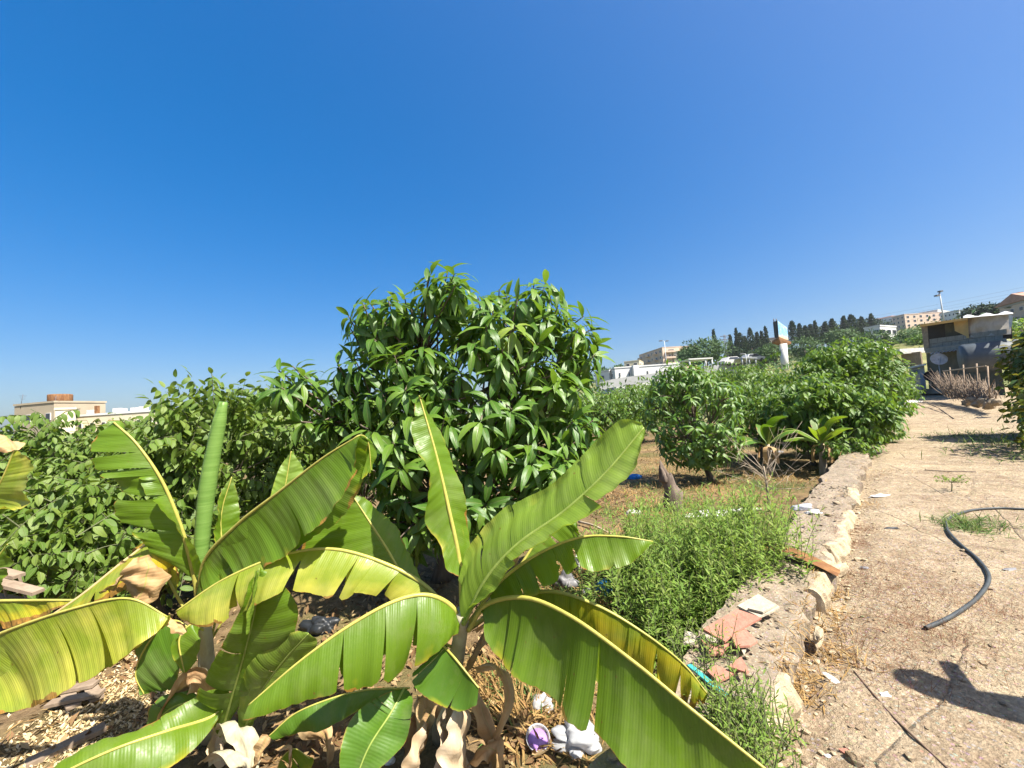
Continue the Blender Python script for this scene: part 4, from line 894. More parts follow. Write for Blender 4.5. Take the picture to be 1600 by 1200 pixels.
# folded leaf in the middle
banana_leaf(B, [(345, 1150, 2.3), (365, 1080, 2.22), (385, 1010, 2.14), (400, 945, 2.1), (405, 888, 2.08)], [(330, 1130, 2.26), (310, 1085, 2.16), (345, 1010, 2.06), (378, 950, 2.02), (392, 910, 2.03), (404, 888, 2.08)], other=[(352, 1135, 2.3), (400, 1075, 2.24), (445, 1015, 2.16), (466, 955, 2.12), (440, 910, 2.1), (406, 888, 2.08)], mat='ban', seed=26, bulge=0.12, rw=(0.009, 0.003), rib='rib_green', label='folded upright leaf below the long arch')
dry_strip(B, [(402, 892, 2.05), (398, 930, 2.02), (388, 990, 2.0)], 0.022, 33, 'ban_pale', 'curled_rim', 0.4)
banana_leaf(B, [(378, 1150, 2.3), (405, 1085, 2.22), (445, 1030, 2.16), (482, 990, 2.12)], [(372, 1125, 2.27), (372, 1075, 2.2), (405, 1020, 2.14), (452, 990, 2.11), (480, 988, 2.12)], other=[(395, 1130, 2.3), (440, 1085, 2.24), (480, 1040, 2.2), (496, 1005, 2.15), (484, 990, 2.12)], mat='ban_pale', rib='rib_green', seed=46, bulge=0.1, rw=(0.008, 0.003), label='pale leaf behind the folded one')
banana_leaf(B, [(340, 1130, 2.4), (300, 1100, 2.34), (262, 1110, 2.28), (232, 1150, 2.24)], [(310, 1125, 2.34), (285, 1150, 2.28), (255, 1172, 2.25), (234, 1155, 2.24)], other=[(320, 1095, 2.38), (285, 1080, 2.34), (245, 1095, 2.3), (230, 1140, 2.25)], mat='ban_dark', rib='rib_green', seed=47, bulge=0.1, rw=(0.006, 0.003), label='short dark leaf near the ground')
dry_strip(B, [(335, 1080, 2.42), (300, 1060, 2.36), (270, 1090, 2.32), (255, 1150, 2.3)], 0.05, 48, 'sheath')
dry_strip(B, [(350, 1090, 2.42), (342, 1140, 2.36), (352, 1195, 2.3)], 0.07, 49, 'sheath_pale', 'dry_leaf', 0.4)
dry_strip(B, [(430, 1130, 2.4), (470, 1120, 2.36), (505, 1150, 2.34), (515, 1195, 2.32)], 0.05, 50)
# low leaf towards the lower left
banana_leaf(B, [(360, 1090, 2.28), (330, 1120, 2.2), (262, 1142, 2.05), (180, 1170, 1.92), (90, 1212, 1.82), (10, 1260, 1.76)], [(350, 1110, 2.24), (322, 1150, 2.12), (280, 1190, 2.0), (210, 1225, 1.9), (120, 1250, 1.82), (12, 1266, 1.76)], other=[(355, 1070, 2.26), (322, 1080, 2.22), (262, 1112, 2.1), (185, 1150, 1.98), (95, 1195, 1.87), (12, 1256, 1.77)], mat='ban', seed=27, bulge=0.08, rw=(0.01, 0.004), label='low leaf running to the lower left corner')
# dark hanging leaf and small ones behind
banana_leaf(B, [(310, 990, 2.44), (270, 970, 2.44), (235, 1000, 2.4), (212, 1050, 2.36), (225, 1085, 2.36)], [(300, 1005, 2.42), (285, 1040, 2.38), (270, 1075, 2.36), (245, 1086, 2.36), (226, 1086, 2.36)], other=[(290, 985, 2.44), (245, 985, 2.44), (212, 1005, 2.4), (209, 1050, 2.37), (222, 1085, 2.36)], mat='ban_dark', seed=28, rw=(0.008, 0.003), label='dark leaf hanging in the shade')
banana_leaf(B, [(318, 985, 2.3), (300, 975, 2.26), (280, 1000, 2.22), (288, 1050, 2.2)], [(300, 985, 2.26), (268, 1000, 2.22), (268, 1025, 2.2), (286, 1052, 2.2)], other=[(308, 980, 2.26), (310, 1005, 2.2), (305, 1030, 2.2), (289, 1052, 2.2)], mat='ban', seed=29, rw=(0.006, 0.003))
banana_leaf(B, [(330, 1000, 2.46), (350, 900, 2.5), (345, 810, 2.55), (362, 745, 2.6)], [(345, 890, 2.48), (340, 850, 2.48), (338, 790, 2.52), (358, 746, 2.6)], other=[(360, 890, 2.55), (372, 830, 2.6), (372, 780, 2.62), (364, 746, 2.6)], pet=0.35, mat='ban', seed=30, rw=(0.008, 0.003))
banana_leaf(B, [(330, 1000, 2.5), (400, 880, 2.6), (440, 780, 2.7), (455, 705, 2.75)], [(405, 860, 2.6), (415, 800, 2.62), (435, 735, 2.7), (453, 706, 2.75)], other=[(425, 860, 2.66), (460, 800, 2.74), (475, 740, 2.78), (457, 706, 2.75)], pet=0.4, mat='ban_pale', seed=31, rw=(0.008, 0.003))
dry_strip(B, [(345, 1150, 2.3), (365, 1130, 2.2), (385, 1160, 2.15), (395, 1215, 2.1)], 0.05, 34, 'pseudo', 'sheath', 0.3)
dry_strip(B, [(320, 1190, 2.2), (350, 1172, 2.14), (380, 1190, 2.1), (390, 1225, 2.1)], 0.035, 35, 'pseudo', 'sheath', 0.3)
dry_strip(B, [(420, 1150, 2.16), (405, 1180, 2.12), (385, 1225, 2.08)], 0.035, 36)
dry_strip(B, [(430, 1170, 2.1), (450, 1168, 2.08), (453, 1200, 2.08)], 0.012, 37)
dry_strip(B, [(265, 965, 2.06), (278, 978, 2.04), (288, 990, 2.04)], 0.022, 38)
banana_leaf(B, [(430, 1215, 2.12), (440, 1185, 2.1), (460, 1170, 2.08), (484, 1185, 2.06)], [(445, 1225, 2.1), (465, 1215, 2.08), (482, 1205, 2.06), (486, 1190, 2.06)], other=None, mat='ban', seed=39, rw=(0.004, 0.002))

# plant C, mostly outside the frame at left
Cc = thing('banana_plant', 'banana plant at the left edge, its broad yellow-green leaf reaching in', 'plant', OG(-190, 1130), gb)
pseudostem(Cc, [(-190, 1140, 2.5), (-200, 1060, 2.45), (-205, 980, 2.42)], 0.065, 0.045)
banana_leaf(Cc, [(-205, 1010, 2.42), (-170, 1035, 2.2), (-80, 1030, 2.02), (0, 990, 1.94), (110, 952, 1.92), (200, 935, 1.94), (262, 964, 1.98)], [(-120, 1120, 2.0), (-60, 1140, 1.88), (0, 1118, 1.82), (80, 1095, 1.8), (150, 1055, 1.82), (200, 1020, 1.86), (245, 990, 1.93), (262, 970, 1.97)],
    pet=0.12, tears=[(0.82, 0.3)], mat='ban_sun', seed=41, bulge=0.05, gap=0.06, rw=(0.014, 0.004), label='broad yellow-green leaf at the lower left')
banana_leaf(Cc, [(-205, 1000, 2.42), (-120, 950, 2.3), (-30, 940, 2.2), (60, 938, 2.14), (122, 938, 2.12)], [(-60, 990, 2.2), (0, 985, 2.12), (40, 975, 2.1), (70, 960, 2.1), (120, 941, 2.12)], other=None, pet=0.3, mat='ban_old', seed=42, rw=(0.012, 0.006), label='yellowing leaf behind the broad one')
banana_leaf(Cc, [(-205, 1000, 2.42), (-120, 900, 2.4), (-30, 800, 2.36), (0, 755, 2.34), (22, 704, 2.34)], [(-40, 850, 2.34), (-20, 800, 2.3), (20, 792, 2.28), (40, 785, 2.28), (48, 745, 2.3), (44, 722, 2.32), (24, 704, 2.34)], other=None, pet=0.5, mat='ban_sun', seed=43, rw=(0.012, 0.004), label='pale cut-off leaf at the left edge')
dry_strip(Cc, [(-20, 668, 2.36), (2, 682, 2.35), (14, 692, 2.34), (20, 704, 2.33)], 0.06, 44)
banana_leaf(Cc, [(-205, 1000, 2.42), (-110, 950, 2.36), (-30, 900, 2.3), (12, 850, 2.3)], [(-60, 960, 2.3), (-20, 940, 2.28), (5, 900, 2.28), (13, 852, 2.3)], other=None, pet=0.3, mat='ban', seed=45, rw=(0.01, 0.003))

# two small banana plants beside the wall
def small_banana(label, base, h, n, L, seed, mat='ban'):
    r = np.random.default_rng(seed); t = thing('banana_plant', label, 'plant', base, 'small banana plants beside the wall'); base = np.asarray(base, float); top = base + np.array([0.02, 0, h])
    V, Fc = tube(catmull([base - [0, 0, 0.05], (base + top) / 2, top], 8), np.linspace(0.1, 0.05, 8), 10); obj('pseudostem', V, Fc, MT['stem_pale'], t)
    for k in range(n):
        ph = k * 2.4 + seed; out = np.array([math.cos(ph), math.sin(ph), 0]); el = r.uniform(0.25, 1.25); ln = L * r.uniform(0.75, 1.1)
        d0 = nrm(out * math.cos(el) + UPV * math.sin(el)); pts = [top - [0, 0, 0.05], top + d0 * ln * 0.35, top + d0 * ln * 0.7 + np.array([0, 0, -0.05 * ln]), top + d0 * ln + out * 0.1 * ln + np.array([0, 0, -0.22 * ln])]
        Mi = catmull(pts, 24); T = nrm(np.gradient(Mi, axis=0)); side = nrm(np.cross(T, UPV)); nr = np.cross(side, T); tt = np.linspace(0, 1, 24); hw = 0.17 * L * np.sin(np.pi * np.clip((tt - 0.15) / 0.86, 0.01, 1)) ** 0.6
        V = []; U = []
        for q in range(24):
            for j in range(7):
                u = j / 3 - 1; V.append(Mi[q] + side[q] * hw[q] * u + nr[q] * hw[q] * 0.6 * abs(u) * (1 if el > 0.7 else -0.5)); U.append((tt[q] * ln, abs(u)))
        i, j = np.meshgrid(np.arange(23), np.arange(6), indexing='ij'); a = (i * 7 + j).ravel(); lf = obj('leaf', np.array(V), np.stack([a, a + 7, a + 8, a + 1], 1), MT[mat], t, uv=np.array(U))
        V, Fc = tube(Mi, np.linspace(0.02, 0.006, 24), 5); obj('midrib', V, Fc, MT['rib_green'], lf)
    for k in range(4):
        ph = k * 1.7 + seed; o = np.array([math.cos(ph), math.sin(ph), 0]) * 0.12; V = catmull([top - [0, 0, 0.05], top + o * 1.6 + [0, 0, -0.1], top + o * 2 + [0, 0, -0.45]], 8)
        w_ = nrm(np.cross(o, UPV)) * 0.05; VV = np.concatenate([V - w_, V + w_ + r.normal(size=3) * 0.01]); obj('dry_leaf', VV, [(q, q + 1, q + 9, q + 8) for q in range(7)], MT['ban_dry'], t, uv=np.concatenate([np.stack([np.linspace(0, .4, 8), np.full(8, .2)], 1)] * 2))
small_banana('small banana plant with upright leaves next to the wall bend', OG(1288, 742), 0.75, 8, 0.95, 3, 'ban')
small_banana('small dark banana plant behind the dead bare shrub', OG(1203, 742), 0.75, 6, 1.0, 5, 'ban_dark')
c = PG(1362, 642); 
small_banana('short yellowing banana plant at the far path edge', c + np.array([-0.6, 0.6, -0.4]), 0.45, 4, 0.9, 8, 'ban_old')

# ------------------------------------------------------------------ weeds
def weed_bush(label, pts, seed, n, h, Lf, spread, mat='weed'):
    r = np.random.default_rng(seed); pts = np.array(pts); base = pts.mean(0); base[2] = pts[:, 2].min(); t = thing('weed_bush', label, 'plant', base); fo = Foliage(); st = MB()
    for k in range(n):
        w = r.random(); p = pts[r.integers(len(pts))] * (1 - 0.45 * w) + pts[r.integers(len(pts))] * 0.45 * w + np.append(r.normal(size=2) * spread, 0); p[2] -= 0.03
        hh = h * r.uniform(0.5, 1.25); lean = r.normal(size=2) * 0.17; tip = p + np.array([lean[0] * hh, lean[1] * hh, hh]); cv = catmull([p, (p + tip) / 2 + np.append(r.normal(size=2) * 0.03, 0), tip], 10)
        V, Fc = tube(cv[::3], np.linspace(0.004, 0.0015, 4), 3, False); st.add(V, Fc)
        nl = int(hh / 0.021)
        for q in range(nl):
            f_ = 0.12 + 0.88 * q / nl; c_ = cv[0] + (cv[-1] - cv[0]) * f_; a = q * 2.4 + r.uniform(-.3, .3); el = 0.35 + 0.75 * f_ + r.uniform(-.2, .2)
            d = np.array([math.cos(a) * math.cos(el), math.sin(a) * math.cos(el), math.sin(el)]); fo.add(c_, d, UPV - d * d[2] + r.normal(size=3) * 0.2, Lf * r.uniform(0.6, 1.15) * (1 - 0.35 * f_))
    fo.build(t, SH_NEEDLE, MT[mat]); st.obj('stems', MT['twig'], t)['kind'] = 'stuff'; return t
weed_bush('large bushy green weed growing against the wall', [OG(1010, 1010), OG(1110, 1010), OG(1190, 930), OG(1000, 930), OG(1110, 900), wl(2.35, -0.6, 0.2), OG(945, 960), OG(965, 900), OG(1000, 860), OG(1060, 850), OG(1080, 960), OG(1040, 1040), wl(2.75, -0.6, 0.2), wl(2.6, -0.5, 0.35), wl(2.25, -0.48, 0.38), wl(1.85, -0.5, 0.35), wl(1.6, -0.62, 0.15), wl(2.0, -0.55, 0.25)], 5, 850, 0.66, 0.115, 0.16)
weed_bush('lower green weed at the wall foot near the bottom edge', [G(1150, 1110, 0.46), G(1185, 1150, 0.48), G(1140, 1170, 0.46), G(1205, 1185, 0.46), G(1170, 1200, 0.46), G(1130, 1130, 0.44)], 6, 150, 0.22, 0.06, 0.07)
weed_bush('thin weed sprigs among the broken tiles', [G(1085, 1040, 0.45), G(1130, 1020, 0.5), G(1060, 1010, 0.4)], 7, 45, 0.2, 0.05, 0.06)

def tufts(name, label, pts, spread, n, L, mat, seed, lie=0.6, up_z=-0.004, shapes=None):
    """blades and stalks strewn round given points: one uncountable mass"""
    r = np.random.default_rng(seed); fo = Foliage(); pts = np.array(pts); spread = np.broadcast_to(spread, (len(pts),))
    for k in range(n):
        i = r.integers(len(pts)); p = pts[i] + np.append(r.normal(size=2) * spread[i], 0)
        p[2] = (path_at(p[0], p[1]) if sq(p[0], p[1])[1] > 0 else float(wtop(sq(p[0], p[1])[0])) if sq(p[0], p[1])[1] > -0.45 else gz(p[0], p[1])) + up_z
        a = r.uniform(0, 6.28); el = abs(r.normal()) * (1 - lie) + 0.08; d = np.array([math.cos(a) * math.cos(el), math.sin(a) * math.cos(el), math.sin(el)]); fo.add(p, d, UPV + r.normal(size=3) * 0.3, L * r.uniform(0.4, 1.3))
    ob = fo.build(None, shapes or SH_BLADE, MT[mat], name=name); tag(ob, label, kind='stuff'); return ob
tufts('dry_weeds', 'reddish dry weed litter on the path', [PG(1380, 925), PG(1440, 965), PG(1345, 830), PG(1400, 890), PG(1480, 930), PG(1340, 900), PG(1420, 1000), PG(1360, 1000), PG(1500, 1000), PG(1560, 960), PG(1400, 1060), PG(1330, 850)], [.16, .18, .13, .2, .2, .15, .2, .2, .15, .15, .15, .1], 11000, 0.06, 'redweed', 1, 0.7, 0.003, SH_STALK)
tufts('straw_grass', 'yellow dry grass along the wall edge', [PG(1262, 1060), PG(1290, 985), PG(1300, 930), PG(1250, 1085), PG(1320, 1030), PG(1355, 790), PG(1365, 740), PG(1310, 960), PG(1285, 1020)], [.07, .07, .06, .06, .1, .14, .2, .07, .08], 4200, 0.085, 'drygrass', 2, 0.55)
tufts('green_tuft', 'green grass tuft around the hose', [PG(1500, 820), PG(1530, 818), PG(1515, 828)], [.13, .13, .1], 1500, 0.13, 'grass', 3, 0.4)
pts = [OG(x, y) for x, y in [(930, 790), (980, 770), (1040, 740), (1100, 760), (1150, 780), (960, 850), (1000, 800), (1080, 720), (960, 720), (1180, 740), (1240, 745), (1130, 720), (940, 690), (860, 1100), (800, 1090), (760, 1060), (830, 1130), (900, 960), (860, 900), (1060, 800)]]
tufts('dry_grass', 'dry tan grass covering the orchard floor', pts, [.4, .4, .6, .5, .5, .3, .3, .8, .8, .5, .5, .7, 1.2, .15, .15, .15, .12, .2, .3, .3], 26000, 0.17, 'drygrass', 4, 0.5)
tufts('green_undergrowth', 'low green weeds between the dry grass', [OG(x, y) for x, y in [(1060, 770), (1120, 750), (1160, 760), (900, 945), (800, 1060), (820, 1100), (960, 880), (1040, 850), (1240, 760), (870, 930), (1000, 760), (1090, 735), (1150, 745), (950, 800), (1010, 735), (1200, 765), (1060, 790), (1100, 800)]], [.4, .5, .4, .2, .14, .12, .3, .3, .3, .2, .35, .5, .4, .2, .5, .25, .3, .3], 18000, 0.13, 'grass', 5, 0.35)
tufts('fallen_straw', 'straw and dead leaf litter on the lower left ground', [OG(x, y) for x, y in [(180, 1080), (100, 1140), (220, 1060), (60, 1180), (160, 1130), (420, 1150), (480, 1130), (560, 1100), (850, 1110), (780, 1150), (900, 1190), (60, 860)]], [.25, .3, .2, .3, .25, .2, .2, .15, .1, .12, .1, .4], 14000, 0.1, 'drygrass', 6, 0.85)

MT['deadleaf'] = m_leaf('dead_leaf', (0.16, 0.085, 0.04), (0.27, 0.16, 0.08), (0.4, 0.28, 0.15), (0.35, 0.22, 0.1), 0.1, 0.8, 0.15)
lit = [OG(x, y) for x, y in [(100, 1050), (250, 1000), (200, 1120), (400, 1060), (520, 1050), (600, 1020), (470, 1150), (560, 960), (650, 960), (780, 1020), (860, 980), (880, 860), (960, 800), (1030, 760), (1100, 745), (1180, 750), (1240, 730), (980, 720), (1060, 700), (60, 920), (820, 1150), (700, 900)]]
tufts('leaf_litter', 'dead brown leaves littering the orchard floor', lit, [.4, .4, .4, .3, .3, .3, .2, .4, .5, .2, .3, .4, .5, .6, .6, .5, .5, .9, 1.2, .5, .15, .7], 9000, 0.085, 'deadleaf', 21, 0.8, 0.006, SH_LITTER)
tufts('wood_chips', 'pale wood chips and shavings at the lower left', [OG(x, y) for x, y in [(170, 1090), (220, 1050), (120, 1140), (240, 1100), (190, 1020), (60, 1170), (160, 1160)]], [.18, .15, .2, .15, .12, .2, .2], 7000, 0.035, 'chips', 22, 0.9, 0.004, SH_LITTER)
# ------------------------------------------------------------------ stones and rubble on path
def pebbles(name, label, n, fn, size, mat, seed, zf):
    r = np.random.default_rng(seed); base = [rock((0, 0, 0), (1, 0.75, 0.5), 500 + k, 0) for k in range(6)]; mb = MB()
    for k in range(n):
        p = fn(r); V, Fc = base[r.integers(6)]; a = r.uniform(0, 6.28); ca, sa = math.cos(a), math.sin(a); s = size * r.lognormal(0, 0.5)
        V = (V * s) @ np.array([[ca, -sa, 0], [sa, ca, 0], [0, 0, 1]]).T; mb.add(V + np.array([p[0], p[1], zf(p[0], p[1]) + 0.2 * s]), Fc, None, r.random())
    return tag(mb.obj(name, mat, smooth=False), label, kind='stuff')
def near_path(r):
    s = r.exponential(2.6) - 0.8; q = abs(r.normal()) * 1.3 * (1 + s * 0.15); w = wl(s, q, 0); return w
pebbles('rubble', 'small rubble strewn on the path', 1100, near_path, 0.008, MT['path'], 3, path_at)
pebbles('wall_crumbs', 'crumbled plaster at the wall foot', 420, lambda r: wl(r.uniform(-0.8, 8), abs(r.normal()) * 0.11 + 0.03, 0), 0.012, MT['plaster'], 4, path_at)
pebbles('wall_gravel', 'gravel loose on the wall top', 500, lambda r: wl(r.uniform(-0.8, 6), r.uniform(-0.45, -0.05), 0), 0.009, MT['stone'], 5, lambda x, y: float(wtop(sq(x, y)[0])) + 0.012)

# ------------------------------------------------------------------ broken tiles
gt = 'broken floor tiles lying on the wall'
def shard(px_pts, z, mat, label, th=0.012, tilt=(0, 0)):
    p = np.array([G(x, y, z) for x, y in px_pts]); c = p.mean(0); p[:, 2] += (p[:, 0] - c[0]) * tilt[0] + (p[:, 1] - c[1]) * tilt[1]; n = len(p)
    V = np.concatenate([p, p - [0, 0, th]]); Fc = [tuple(range(n))[::-1], tuple(range(n, 2 * n))] + [(i, (i + 1) % n, n + (i + 1) % n, n + i) for i in range(n)]
    nv = np.cross(p[1] - p[0], p[2] - p[0])
    if nv[2] < 0: Fc = [f_[::-1] for f_ in Fc]
    return single('broken_tile', V, [f_[::-1] for f_ in Fc], MT[mat], label, 'tile', gt, smooth=False)
shard([(1098, 980), (1152, 955), (1190, 968), (1150, 985), (1132, 998)], 0.545, 'tile_pink', 'large pink tile shard below the weed bush', tilt=(0.05, 0.06))
shard([(1140, 990), (1165, 982), (1183, 1000), (1172, 1008), (1150, 1010)], 0.53, 'tile_pink', 'pink five-sided tile shard near the wall edge', tilt=(-0.06, 0.03))
shard([(1138, 1040), (1158, 1026), (1170, 1048), (1166, 1050)], 0.52, 'tile_pink', 'pointed pink tile shard nearest the low weed', tilt=(0.05, 0))
shard([(1105, 1048), (1118, 1040), (1150, 1050), (1122, 1064)], 0.49, 'tile_pink', 'pink tile shard beside the teal strip', tilt=(0, 0.05))
shard([(1152, 946), (1185, 930), (1218, 948), (1205, 955), (1186, 962)], 0.535, 'tile_cream', 'cream tile shard at the top of the tile heap', tilt=(0.02, 0.05))
shard([(1168, 950), (1200, 938), (1214, 944), (1192, 956)], 0.55, 'tile_cream', 'small cream tile shard lying on the larger cream one')
shard([(1100, 985), (1122, 990), (1120, 1004), (1104, 1000)], 0.52, 'tile_cream', 'whitish tile shard under the pink ones', tilt=(0.04, 0))
shard([(1070, 985), (1088, 990), (1085, 1005), (1068, 1005)], 0.5, 'tile_cream', 'pale tile shard at the left end of the heap')
shard([(1155, 1008), (1168, 1008), (1162, 1022)], 0.505, 'tile_cream', 'small white triangular tile shard')
shard([(1096, 1000), (1118, 1010), (1140, 1004), (1128, 1020), (1108, 1022)], 0.505, 'tile_pink', 'pink tile shard half covered by weed sprigs', tilt=(-.03, .05))
V, Fc = box(G(1104, 1062, 0.48), (0.26, 0.03, 0.01), WE * -1 if False else np.append(nrm([0.3, -1]), 0)); single('plastic_strip', V, Fc, MT['teal'], 'teal plastic strip beside the pink tiles', 'strip', smooth=False)

# ------------------------------------------------------------------ hose, irrigation pipe, litter
hp = [PG(x, y) + np.array([0, 0, 0.016]) for x, y in [(1680, 797), (1600, 797), (1555, 796), (1515, 800), (1484, 812), (1480, 828), (1500, 852), (1530, 878), (1546, 905), (1530, 935), (1490, 965), (1447, 985)]]
hc = catmull(hp, 110); hr = 0.013 * np.ones(110)
V, Fc = tube(hc, hr, 10, cap=False); hose = thing('hose', 'thick dark plastic hose curving over the path', 'hose', hc[0]); obj('hose_tube', V, Fc, MT['hose'], hose)
V, Fc = tube(np.array([hc[-1] - nrm(hc[-1] - hc[-4]) * 0.012, hc[-1] + nrm(hc[-1] - hc[-4]) * 0.004]), [0.0105, 0.0105], 10); obj('hose_bore', V, Fc, MT['dark'], hose)  # solid plug; the shade of the hollow end is put into its colour
ip = catmull([PG(x, y) + np.array([0, 0, 0.008]) for x, y in [(1335, 1050), (1362, 1082), (1400, 1125), (1445, 1168), (1490, 1210)]], 30)
V, Fc = tube(ip - [0, 0, 0.005], 0.0055, 8); single('irrigation_pipe', V, Fc, MT['pipe_brown'], 'thin brown irrigation pipe half buried in the path', 'pipe')

def crumple(c, sz, seed, mat, label, cat, name, sub=3, amp=0.7, group=None, flat=0.55):
    import bmesh
    bm = bmesh.new(); bmesh.ops.create_icosphere(bm, subdivisions=sub + (1 if sub >= 3 else 0), radius=1.0); V = np.array([v.co[:] for v in bm.verts]); Fc = [tuple(v.index for v in f_.verts) for f_ in bm.faces]; bm.free()
    f_ = 1 + 1.1 * amp * np.abs(vnoise(V, 1.2, seed)) - 0.35 * amp - 0.35 * amp * np.abs(vnoise(V @ np.array([[1, .4, 0], [-.4, .8, .2], [.1, 0, 2.2]]), 1.9, seed + 9)) + 0.05 * amp * vnoise(V, 7, seed + 4); V = V * f_[:, None]; V[:, 2] = np.where(V[:, 2] < -0.25, -0.25 + 0.1 * (V[:, 2] + 0.25), V[:, 2])
    V = V * np.asarray(sz); V[:, 2] -= V[:, 2].min() + 0.004; V = V + np.asarray(c)
    return single(name, V, Fc, MT[mat], label, cat, group, smooth=sub >= 3)
gl_ = 'plastic litter'
crumple(OG(905, 1160), (0.15, 0.11, 0.1), 1, 'bag', 'crumpled white plastic bag under the largest banana leaf', 'bag', 'plastic_bag', 4)
crumple(OG(850, 1112), (0.085, 0.07, 0.085), 2, 'clearbag', 'clear plastic bag of rubbish behind the purple cup', 'bag', 'plastic_bag', 4)
crumple(OG(885, 915), (0.14, 0.1, 0.12), 3, 'greybag', 'dark grey sack behind the torn banana leaf', 'bag', 'sack', 3)
crumple(OG(905, 890), (0.06, 0.05, 0.14), 13, 'white', 'white sheet scrap behind the torn banana leaf', 'litter', 'plastic_scrap', 3)
crumple(OG(945, 925), (0.11, 0.08, 0.08), 4, 'blue', 'bright blue crumpled bag beside the big weed', 'bag', 'plastic_bag', 3)
crumple(OG(975, 945), (0.06, 0.06, 0.05), 5, 'blue', 'small blue plastic scrap right of the blue bag', 'litter', 'plastic_scrap', 3)
crumple(OG(918, 928), (0.05, 0.05, 0.05), 6, 'white', 'white plastic scrap left of the blue bag', 'litter', 'plastic_scrap', 3)
crumple(OG(992, 748), (0.22, 0.12, 0.1), 7, 'blue', 'blue rag in the shade left of the stump', 'rag', 'rag', 3)
crumple(OG(990, 804), (0.12, 0.08, 0.07), 8, 'white', 'white lump of plastic on the dry grass before the stump', 'litter', 'plastic_scrap', 3)
crumple(OG(1205, 708), (0.3, 0.2, 0.08), 9, 'greybag', 'grey plastic sheet under the small dark banana plant', 'sheet', 'plastic_sheet', 3)
crumple(wl(4.35, -0.42, float(wtop(4.35))), (0.13, 0.07, 0.055), 10, 'bag', 'pale grey crumpled bag on the wall top', 'bag', 'plastic_bag', 3)
crumple(wl(4.2, -0.3, float(wtop(4.2)) + 0.005), (0.1, 0.06, 0.03), 11, 'white', 'white torn packaging on the wall beside the bag', 'litter', 'plastic_scrap', 3)
crumple(PG(1302, 1062), (0.025, 0.075, 0.006), 12, 'white', 'narrow white paper strip on the path near the wall', 'litter', 'paper_strip', 3, 0.2)
crumple(PG(1383, 1086), (0.03, 0.022, 0.012), 14, 'white', 'small white scrap touching the thin pipe', 'litter', 'plastic_scrap', 2)
crumple(PG(1374, 776), (0.14, 0.05, 0.03), 15, 'white', 'white flattened wrapper on the path by the wall', 'litter', 'wrapper', 3)
crumple(PG(1392, 826), (0.1, 0.03, 0.02), 16, 'black', 'black plastic piece on the path near the red weeds', 'litter', 'plastic_piece', 2)
crumple(PG(1578, 890), (0.07, 0.02, 0.012), 17, 'greybag', 'grey shard of plastic right of the hose', 'litter', 'plastic_piece', 2)
crumple(PG(1352, 888), (0.05, 0.03, 0.015), 18, 'greybag', 'grey scrap between the wall and the red weeds', 'litter', 'plastic_piece', 2)
crumple(PG(1315, 937), (0.016, 0.012, 0.008), 19, 'white', 'tiny white chip near the plaster edge', 'litter', 'chip', 1)
crumple(PG(1295, 1182), (0.02, 0.014, 0.008), 20, 'white', 'white chip at the bottom of the path', 'litter', 'chip', 1)
crumple(PG(1323, 1175), (0.03, 0.018, 0.012), 21, 'tile_pink', 'reddish tile crumb on the path bottom', 'litter', 'tile_crumb', 1)
crumple(PG(1408, 632), (0.9, 0.35, 0.16), 22, 'white', 'white plastic sheet heaped at the far path edge', 'sheet', 'plastic_sheet', 3)
crumple(PG(1396, 638), (0.5, 0.3, 0.2), 23, 'blue', 'pale blue plastic beside the far white sheet', 'sheet', 'plastic_sheet', 3)
crumple(OG(500, 1140), (0.05, 0.04, 0.12), 24, 'teal', 'turquoise plastic scrap between the two banana plants', 'litter', 'plastic_scrap', 3)
crumple(OG(500, 985), (0.16, 0.12, 0.12), 25, 'black', 'black rubbish sack in the shade behind the arching leaf', 'bag', 'rubbish_sack', 3)
crumple(OG(610, 1190), (0.04, 0.04, 0.03), 26, 'white', 'white crumb of litter beside the sucker leaf', 'litter', 'plastic_scrap', 2)
# purple cup lying on its side, mouth towards the camera
c0 = OG(842, 1172) + np.array([0, 0, 0.07]); axc = nrm(np.array([0.05, -0.45, 1.0]))
cup = thing('cup', 'clear plastic cup with a purple inside near the bottom edge', 'cup', c0)
V, Fc = lathe([(0.05, -0.1), (0.066, 0), (0.071, 0.004), (0.071, 0.0), (0.064, -0.003)], c0, 24, axc, False); obj('cup_wall', V, Fc, MT['clearbag'], cup)
V, Fc = lathe([(0.058, -0.022), (0.049, -0.095)], c0, 24, axc); obj('cup_filling', V, Fc, MT['purple'], cup)
# rusty curved sheet on the wall
n = 14; mb = MB(); Vv = []
p0, p1 = wl(2.5, -0.62, float(wtop(2.5)) + 0.0), wl(2.25, 0.12, float(wtop(2.3)) - 0.02); wdt = np.append(WE, 0) * 0.24
for i in range(n):
    t = i / (n - 1); q = p0 * (1 - t) + p1 * t; q[2] += 0.07 * math.sin(math.pi * t) + 0.015
    for k in range(5): Vv.append(q + wdt * (k / 4 - 0.5) * (1 - 0.35 * t) + np.array([0, 0, 0.012 * math.sin(k * 1.6)]))
Fc = [(i * 5 + k, i * 5 + k + 1, i * 5 + 6 + k, i * 5 + 5 + k) for i in range(n - 1) for k in range(4)]
single('metal_sheet', np.array(Vv), Fc, MT['rust'], 'bent rusty metal sheet laid across the wall', 'sheet')
